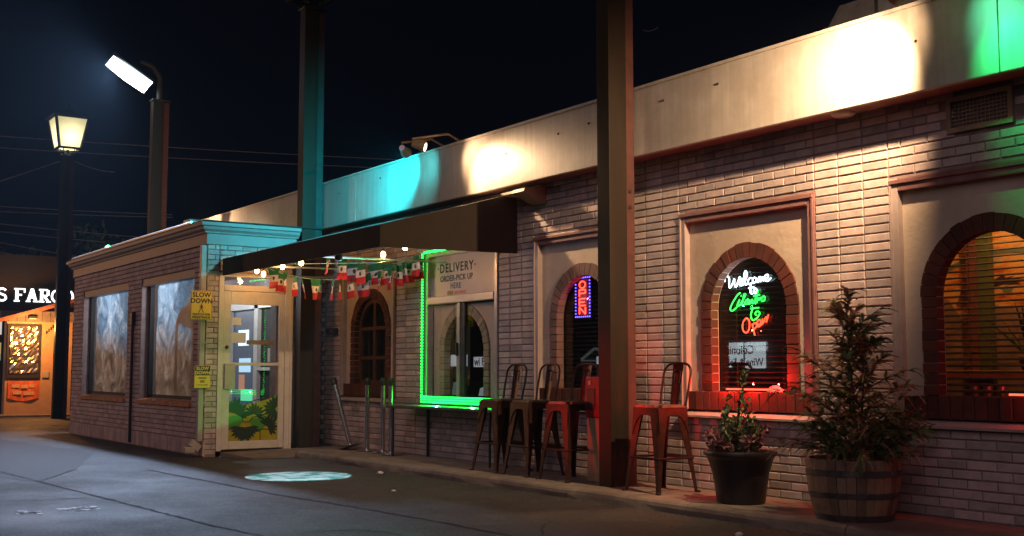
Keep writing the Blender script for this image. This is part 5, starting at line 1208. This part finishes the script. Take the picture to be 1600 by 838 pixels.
wv = ln.new('ShaderNodeTexWave'); wv.inputs['Scale'].default_value = 9; wv.inputs['Distortion'].default_value = 7; wv.inputs['Detail'].default_value = 1; ll.new(mp.outputs['Vector'], wv.inputs['Vector'])
r1 = ln.new('ShaderNodeValToRGB'); r1.color_ramp.elements[0].position = .50; r1.color_ramp.elements[0].color = (1,1,1,1); r1.color_ramp.elements[1].position = .55; r1.color_ramp.elements[1].color = (.04,.40,.32,1); ll.new(w1.outputs['Fac'], r1.inputs['Fac'])
r2 = ln.new('ShaderNodeValToRGB'); r2.color_ramp.elements[0].position = .08; r2.color_ramp.elements[0].color = (.25,.55,.5,1); r2.color_ramp.elements[1].position = .2; r2.color_ramp.elements[1].color = (1,1,1,1); ll.new(wv.outputs['Fac'], r2.inputs['Fac'])
mxx = ln.new('ShaderNodeMix'); mxx.data_type = 'RGBA'; mxx.blend_type = 'MULTIPLY'; mxx.inputs['Factor'].default_value = 1; ll.new(r1.outputs['Color'], mxx.inputs['A']); ll.new(r2.outputs['Color'], mxx.inputs['B']); ll.new(mxx.outputs['Result'], em.inputs['Color'])
lamp('POINT', 'projector_spill', (-11.70,-1.50,2.20), 12, (.5,.6,1.0), pj, size=.01)
# unseen red lamp out in the lot, read off its glow on post and stools
lamp('SPOT', 'red_lot_lamp', (-10.8,-4.2,.75), 330, (1.0,.02,.015), None, (-8.4,-.5,.8), .1, 22, .9)

# sodium lamp of the lot beyond the left edge of the picture
lamp('SPOT', 'sodium_lot_lamp', (-35,-10,4.2), 1300, (1.0,.42,.14), None, (-20,-1.5,2), .15, 60, .6)

# ------------------------------------------------------------ neighbouring bank
bk = thing('bank_building', 'low bank front with glowing white letters and an orange lit wall', 'building', (-32,-1.2,GZ))
orange = plain('peach_stucco', (.50,.30,.17), .8, var=.1)
BXX = -31.0
mb = MB(); mb.box(BXX-.3,BXX,-1.24,.35,GZ,2.28); obj('stucco_wall', mb, orange, bk)
mb = MB()
for i in range(9): mb.box(BXX-.2,BXX+.006,-1.4+.2*i,-1.4+.2*i+.19,2.282,2.55)
obj('siding', mb, plain('grey_siding', (.18,.15,.14), .7), bk)
mb = MB(); mb.obox((BXX+.18,-.6,2.56),(0,1.15,.355),(.22,0,0),(0,-.012,.045)); obj('eave_trim', mb, plain('red_brown_trim', (.26,.09,.05), .5), bk)
mb = MB(); mb.box(BXX-4,BXX-.31,-8,3,GZ,2.5); obj('dark_core', mb, M['dark'], bk)
mb = MB(); mb.box(BXX-.6,BXX-.3,-7.5,2.6,2.55,4.0); obj('sign_band', mb, M['dark'], bk)
LW = glow('channel_letter_white', (1,1,1), 2.6)
def slab(ch, y, z, h):
    """one slab serif channel letter, facing +X"""
    w = h*.78; t_ = h*.20; s_ = h*.10; mb = MB(); X_ = BXX-.28; B = lambda a, b, c, d: mb.box(X_-.05, X_, y+a*w, y+b*w, z+c*h, z+d*h)
    D = lambda p, q, ww: mb.bar((X_-.025, y+p[0]*w, z+p[1]*h), (X_-.025, y+q[0]*w, z+q[1]*h), .05, ww, up=(0,1,0)) if False else mb.prism([(X_-.05, y+p[0]*w-ww/2, z+p[1]*h),(X_-.05, y+p[0]*w+ww/2, z+p[1]*h),(X_-.05, y+q[0]*w+ww/2, z+q[1]*h),(X_-.05, y+q[0]*w-ww/2, z+q[1]*h)], (.05,0,0))
    if ch == 'F': B(.12,.38,.1,.9); B(0,.5,0,.1); B(0,1,.9,1); B(.88,1,.68,.9); B(.38,.7,.45,.57)
    if ch == 'A': D((.15,.05),(.5,1),t_); D((.85,.05),(.5,1),t_); B(.25,.75,.28,.4); B(-.05,.35,0,.08); B(.62,1.08,0,.08)
    if ch == 'R': B(.12,.38,.1,.9); B(0,.5,0,.1); B(0,.8,.88,1); B(.38,.8,.45,.56); B(.72,.95,.52,.92); D((.5,.47),(.85,.08),t_); B(.7,1.1,0,.1)
    if ch == 'W': D((.12,.95),(.32,0),t_); D((.32,0),(.55,.95),t_*.8); D((.55,.95),(.78,0),t_*.8); D((.78,0),(1,.95),t_); B(-.08,.3,.9,1); B(.85,1.2,.9,1)
    if ch == 'E': B(.12,.38,.1,.9); B(0,1,0,.1); B(0,1,.9,1); B(.88,1,.7,.9); B(.88,1,.1,.3); B(.38,.7,.45,.56)
    if ch == 'L': B(.12,.38,.1,.9); B(0,.5,.9,1); B(0,1,0,.1); B(.88,1,.1,.35)
    if ch in 'OGS':
        n = 20; a0, a1 = {'O': (0,360), 'G': (50,360), 'S': (0,0)}[ch]
        if ch == 'S': P = [(.5+.34*math.cos(R(a)), .74+.2*math.sin(R(a))) for a in range(20,275,15)]+[(.5+.36*math.cos(R(a)), .27+.22*math.sin(R(a))) for a in range(90,-165,-15)]
        else: P = [(.5+.42*math.cos(R(a0+(a1-a0)*i/n)), .5+.43*math.sin(R(a0+(a1-a0)*i/n))) for i in range(n+1)]
        for p, q in zip(P, P[1:]): mb.bar((X_-.025,y+p[0]*w,z+p[1]*h),(X_-.025,y+q[0]*w,z+q[1]*h), t_*.75, .05, up=(1,0,0)) if False else mb.tube([(X_-.025,y+p[0]*w,z+p[1]*h),(X_-.025,y+q[0]*w,z+q[1]*h)], t_*.42, 6)
        if ch == 'G': B(.6,1,.38,.5); B(.8,1.0,.1,.45)
    return obj('letter', mb, LW, bk)
hL = .34; pitch = .30; y = -1.04
for ch, k in zip('FARGO', range(5)): slab(ch, y+k*pitch, 2.80, hL)
for ch, k in zip('SLLEW', range(5)): slab(ch, y-.42-k*pitch, 2.80, hL)
mb = MB(); mb.box(BXX+.001,BXX+.05,-1.22,-.42,.86,2.22); fo = obj('window_frame', mb, M['dark'], bk)
mb = MB(); nx, nz = 12, 18
for i in range(nx+1):
    for j in range(nz+1): mb.v.append((BXX+.055+random.uniform(0,.035), -1.16+.68*i/nx, .98+1.18*j/nz))
mb.f = [(i*(nz+1)+j,(i+1)*(nz+1)+j,(i+1)*(nz+1)+j+1,i*(nz+1)+j+1) for i in range(nx) for j in range(nz)]; obj('foil_pane', mb, plain('crinkled_foil', (.55,.5,.45), .22, .9, bump=.4, bscale=14), fo)
mb = MB(); ny = 10
for i in range(ny+1):
    u = i/ny; yy = -1.17+.74*u; mb.v += [(BXX+.03+.015*math.sin(u*9), yy, .80-.0*u-.03*math.sin(u*PI)), (BXX+.03+.015*math.sin(u*9+1), yy, .36-.08*math.sin(u*PI))]
mb.f = [(2*i,2*i+1,2*i+3,2*i+2) for i in range(ny)]; bn = obj('orange_banner', mb, plain('orange_banner_print', (.72,.15,.03), .6, var=.3, scale=12), bk)
mb = MB()
for (a, b, c, d) in ((-1.08,-.9,.62,.70),(-.86,-.7,.6,.69),(-.66,-.55,.62,.70),(-1.05,-.85,.45,.54),(-.8,-.55,.43,.52)): mb.box(BXX+.05,BXX+.056,a,b,c,d)
obj('faded_print', mb, plain('banner_pale_print', (.75,.42,.20), .6, var=.5, scale=60, bump=0), bn)
mb = MB(); mb.box(BXX+.001,BXX+.04,-.36,-.2,.86,1.02,.01); obj('wall_box', mb, M['mauve'], bk)
for k in range(4): 
    mb = MB(); mb.box(BXX+.001,BXX+.02,-.30+.05*k,-.27+.05*k,1.98+.05*k,2.06+.05*k); obj('house_number', mb, M['dark'], bk)
mb = MB(); mb.box(BXX-.32,BXX-.301,-1.9,-1.26,GZ,2.5); do = obj('door_frame', mb, M['dark'], bk)
for (z0, z1, c, s_) in ((1.95,2.35,(.85,.8,.75),.7),(1.45,1.75,(.75,.6,.2),.5),(1.3,1.44,(.7,.7,.6),.3),(.4,.9,(.1,.2,.4),.12)):
    mb = MB(); mb.box(BXX-.299,BXX-.295,-1.85,-1.30,z0,z1); obj('door_pane', mb, glow('bank_pane_light', c, s_), do)
mb = MB(); mb.box(BXX+.02,BXX+.14,-.75,-.55,2.36,2.42,.01); lo = obj('eave_lamp', mb, M['black'], bk); mb = MB(); mb.box(BXX+.04,BXX+.12,-.73,-.57,2.352,2.358); obj('lamp_lens', mb, glow('sodium_lens', (1,.45,.12), 6), lo)
lamp('POINT', 'sodium_light', (BXX+.9,-.75,2.1), 190, (1,.40,.10), bk, size=.1)

# ------------------------------------------------------------ utility cables and far trees
CAB = [((1.01,9.72),(18.26,10.55),'upper of the two long cables crossing behind the street lamp'), ((1.03,9.29),(16.96,10.07),'lower of the two long cables crossing behind the street lamp'),
       ((1.11,7.14),(6.48,7.2),'upper of the two brownish cables left of the lantern post'), ((1.11,6.95),(6.49,7.08),'lower of the two brownish cables left of the lantern post'),
       ((1.13,6.5),(6.51,6.25),'thin cable level with the top of the dark trees'), ((1.14,6.2),(4.9,5.95),'thin cable just under the tree top line'), ((1.16,5.8),(4.9,5.2),'sloping cable in front of the dark trees'), ((1.17,5.45),(4.9,4.85),'lowest cable above the bank sign'),
       ((1.07,8.03),(3.18,8.92),'slanting cable rising to the lantern post'), ((3.52,9.05),(5.2,8.7),'cable slanting down right from the lantern post'), ((32.36,18.99),(33.4,19.31),'short bright bit of cable high right of the nearest post')]
for (a, za), (b, zb), lab in CAB:
    s_ = (zb-za)/(b-a); a2, b2 = (a-8, b+ (0 if b < 6 else 1)) if a < 2 else (a, b)
    if a2 < a: za = za - s_*(a-a2)
    if b2 > b: zb = zb + s_*(b2-b)
    P = [(-45, a2+(b2-a2)*i/20, za+(zb-za)*i/20-.12*4*(i/20)*(1-i/20)) for i in range(21)]
    mb = MB(); mb.tube(P, .017, 5); o = tag(obj('utility_cable', mb, M['cable'], origin=P[0]), lab, 'cable', 'utility cables across the night sky')
def tree(x, y, h, w, label):
    t = thing('tree', label, 'tree', (x,y,GZ), 'dark trees behind the bank')
    mb = MB(); mb.tube([(x,y,GZ),(x+.1,y,h*.3),(x,y+.1,h*.7)], [.28,.2,.08], 8)
    for k in range(9): a = k*2.4; z = h*(.3+.05*k); mb.tube([(x,y,z),(x+w*.4*math.cos(a),y+w*.4*math.sin(a),z+h*.16)], [.08,.02], 5)
    obj('trunk', mb, M['bark'], t); mb = MB()
    clumps = [(Vector((random.gauss(0,w*.33),random.gauss(0,w*.33),h*random.uniform(.35,.92))), random.uniform(.5,1.1)) for _ in range(34)]
    for c, r in clumps:
        for k in range(70):
            v = Vector((random.gauss(0,1),random.gauss(0,1),random.gauss(0,.8))).normalized()*r*random.uniform(.4,1.05); p = Vector((x,y,0))+c+v
            a = Vector((random.gauss(0,1),random.gauss(0,1),random.gauss(0,1))).normalized(); b = a.orthogonal().normalized(); L = random.uniform(.10,.2)
            mb.add([p-a*L, p+b*L*.5, p+a*L, p-b*L*.5], [(0,1,2,3)])
    obj('crown', mb, M['farleaf'], t)
tree(-58, 2.2, 8.2, 5, 'dark tree behind the bank sign at the left edge'); tree(-60, 6.8, 8.4, 5.5, 'dark tree between the lantern post and the lamp post'); tree(-61, 11.5, 8.6, 5.5, 'dark tree behind the vestibule roof right of the lamp post')

# ------------------------------------------------------------ shop across the lot, seen mirrored in the panes
lq = thing('liquor_shop', 'lit shop sign and small gable mirrored in the dark window panes', 'shop', (-32,-22.5,GZ))
mb = MB(); mb.box(-42,-20,-26,-22.0,GZ,3.2); obj('shop_wall', mb, M['dark'], lq)
mb = MB(); mb.box(-29.55,-28.45,-21.95,-21.8,1.15,2.02,.02); sb1 = obj('sign_box', mb, glow('shop_sign_glow', (.75,.93,1), 4.5), lq)
mb = MB(); mb.box(-28.25,-27.4,-21.95,-21.8,1.12,2.02,.02); sb2 = obj('sign_box', mb, glow('shop_sign_glow_two', (.75,.93,1), 4.5), lq)
mb = glyphs('Colonial', .42, back(-28.52,-21.79,1.62), .004, bold=.006); glyphs('Wine & Spirits', .36, back(-28.45,-21.79,1.22), .004, bold=.006, mb=mb); obj('lettering', mb, M['signblack'], sb1)
mb = MB(); mb.box(-36.4,-35.3,-21.95,-21.8,1.28,1.62,.02); sb3 = obj('sign_box', mb, glow('small_shop_sign_glow', (.75,.93,1), 3), lq)
mb = glyphs('SPIRITS', .26, back(-35.85,-21.79,1.36), .004, bold=.006); obj('lettering', mb, M['signblack'], sb3)
mb = MB(); mb.bar((-37.5,-21.9,1.5),(-36.6,-21.9,1.95),.08); mb.bar((-36.6,-21.9,1.95),(-35.4,-21.9,1.5),.08); mb.box(-37.5,-35.4,-21.93,-21.87,1.42,1.48); obj('gable_trim', mb, glow('gable_trim_own_glow', (.7,.8,.8), .5), lq)  # trim glows by itself, standing in for light falling on it

# ------------------------------------------------------------ litter and leaves on the asphalt
lt = MB()
for k in range(230):
    x = random.uniform(-13.5,-4.0); y = -.95-abs(random.gauss(0,.10)) if random.random() < .7 else -random.uniform(.95,2.6); s_ = random.uniform(.004,.014); a = random.uniform(0,PI); z = GZ+.006
    lt.add([(x+s_*math.cos(a),y+s_*math.sin(a),z),(x-s_*.6*math.sin(a),y+s_*.6*math.cos(a),z+s_*.5),(x-s_*math.cos(a),y-s_*math.sin(a),z+s_*.1),(x+s_*.6*math.sin(a),y-s_*.6*math.cos(a),z+s_*.6)], [(0,1,2,3)])
tag(obj('leaf_litter', lt, plain('dry_litter', (.30,.25,.19), .9, var=.5, scale=30)), 'small dry scraps scattered along the kerb', 'litter', kind='stuff')
for (x, y, r, lab) in ((-11.42,-1.17,.035,'crumpled pale paper scrap on the asphalt by the kerb below the stanchions'), (-5.75,-1.42,.03,'crumpled pale leaf on the asphalt below the lone stool and pot'), (-9.7,-1.95,.022,'flat pale scrap on the asphalt below the row of stools')):
    bm = bmesh.new(); bmesh.ops.create_icosphere(bm, subdivisions=2, radius=r)
    for v in bm.verts: v.co = Vector((v.co.x*random.uniform(.7,1.3), v.co.y*random.uniform(.7,1.3), v.co.z*random.uniform(.3,.6)))
    tag(obj('paper_scrap', MB().bm(bm, Matrix.Translation((x,y,GZ+r*.4))), M['paper'], origin=(x,y,GZ)), lab, 'scrap', 'scraps on the asphalt')

# ------------------------------------------------------------ thin haze added to give the street lamp a halo like lens glare
hz = MB(); hz.box(-112, 42, -62, 62, GZ-1.0, 21); m = bpy.data.materials.new('lamp_halo_haze'); m.use_nodes = True; n = m.node_tree.nodes; n.remove(n['Principled BSDF'])
pv = n.new('ShaderNodeVolumePrincipled'); pv.inputs['Density'].default_value = 0.0008; pv.inputs['Color'].default_value = (.55,.78,1,1); pv.inputs['Anisotropy'].default_value = .1
m.node_tree.links.new(pv.outputs[0], n['Material Output'].inputs['Volume'])
tag(obj('haze', hz, m), kind='stuff')
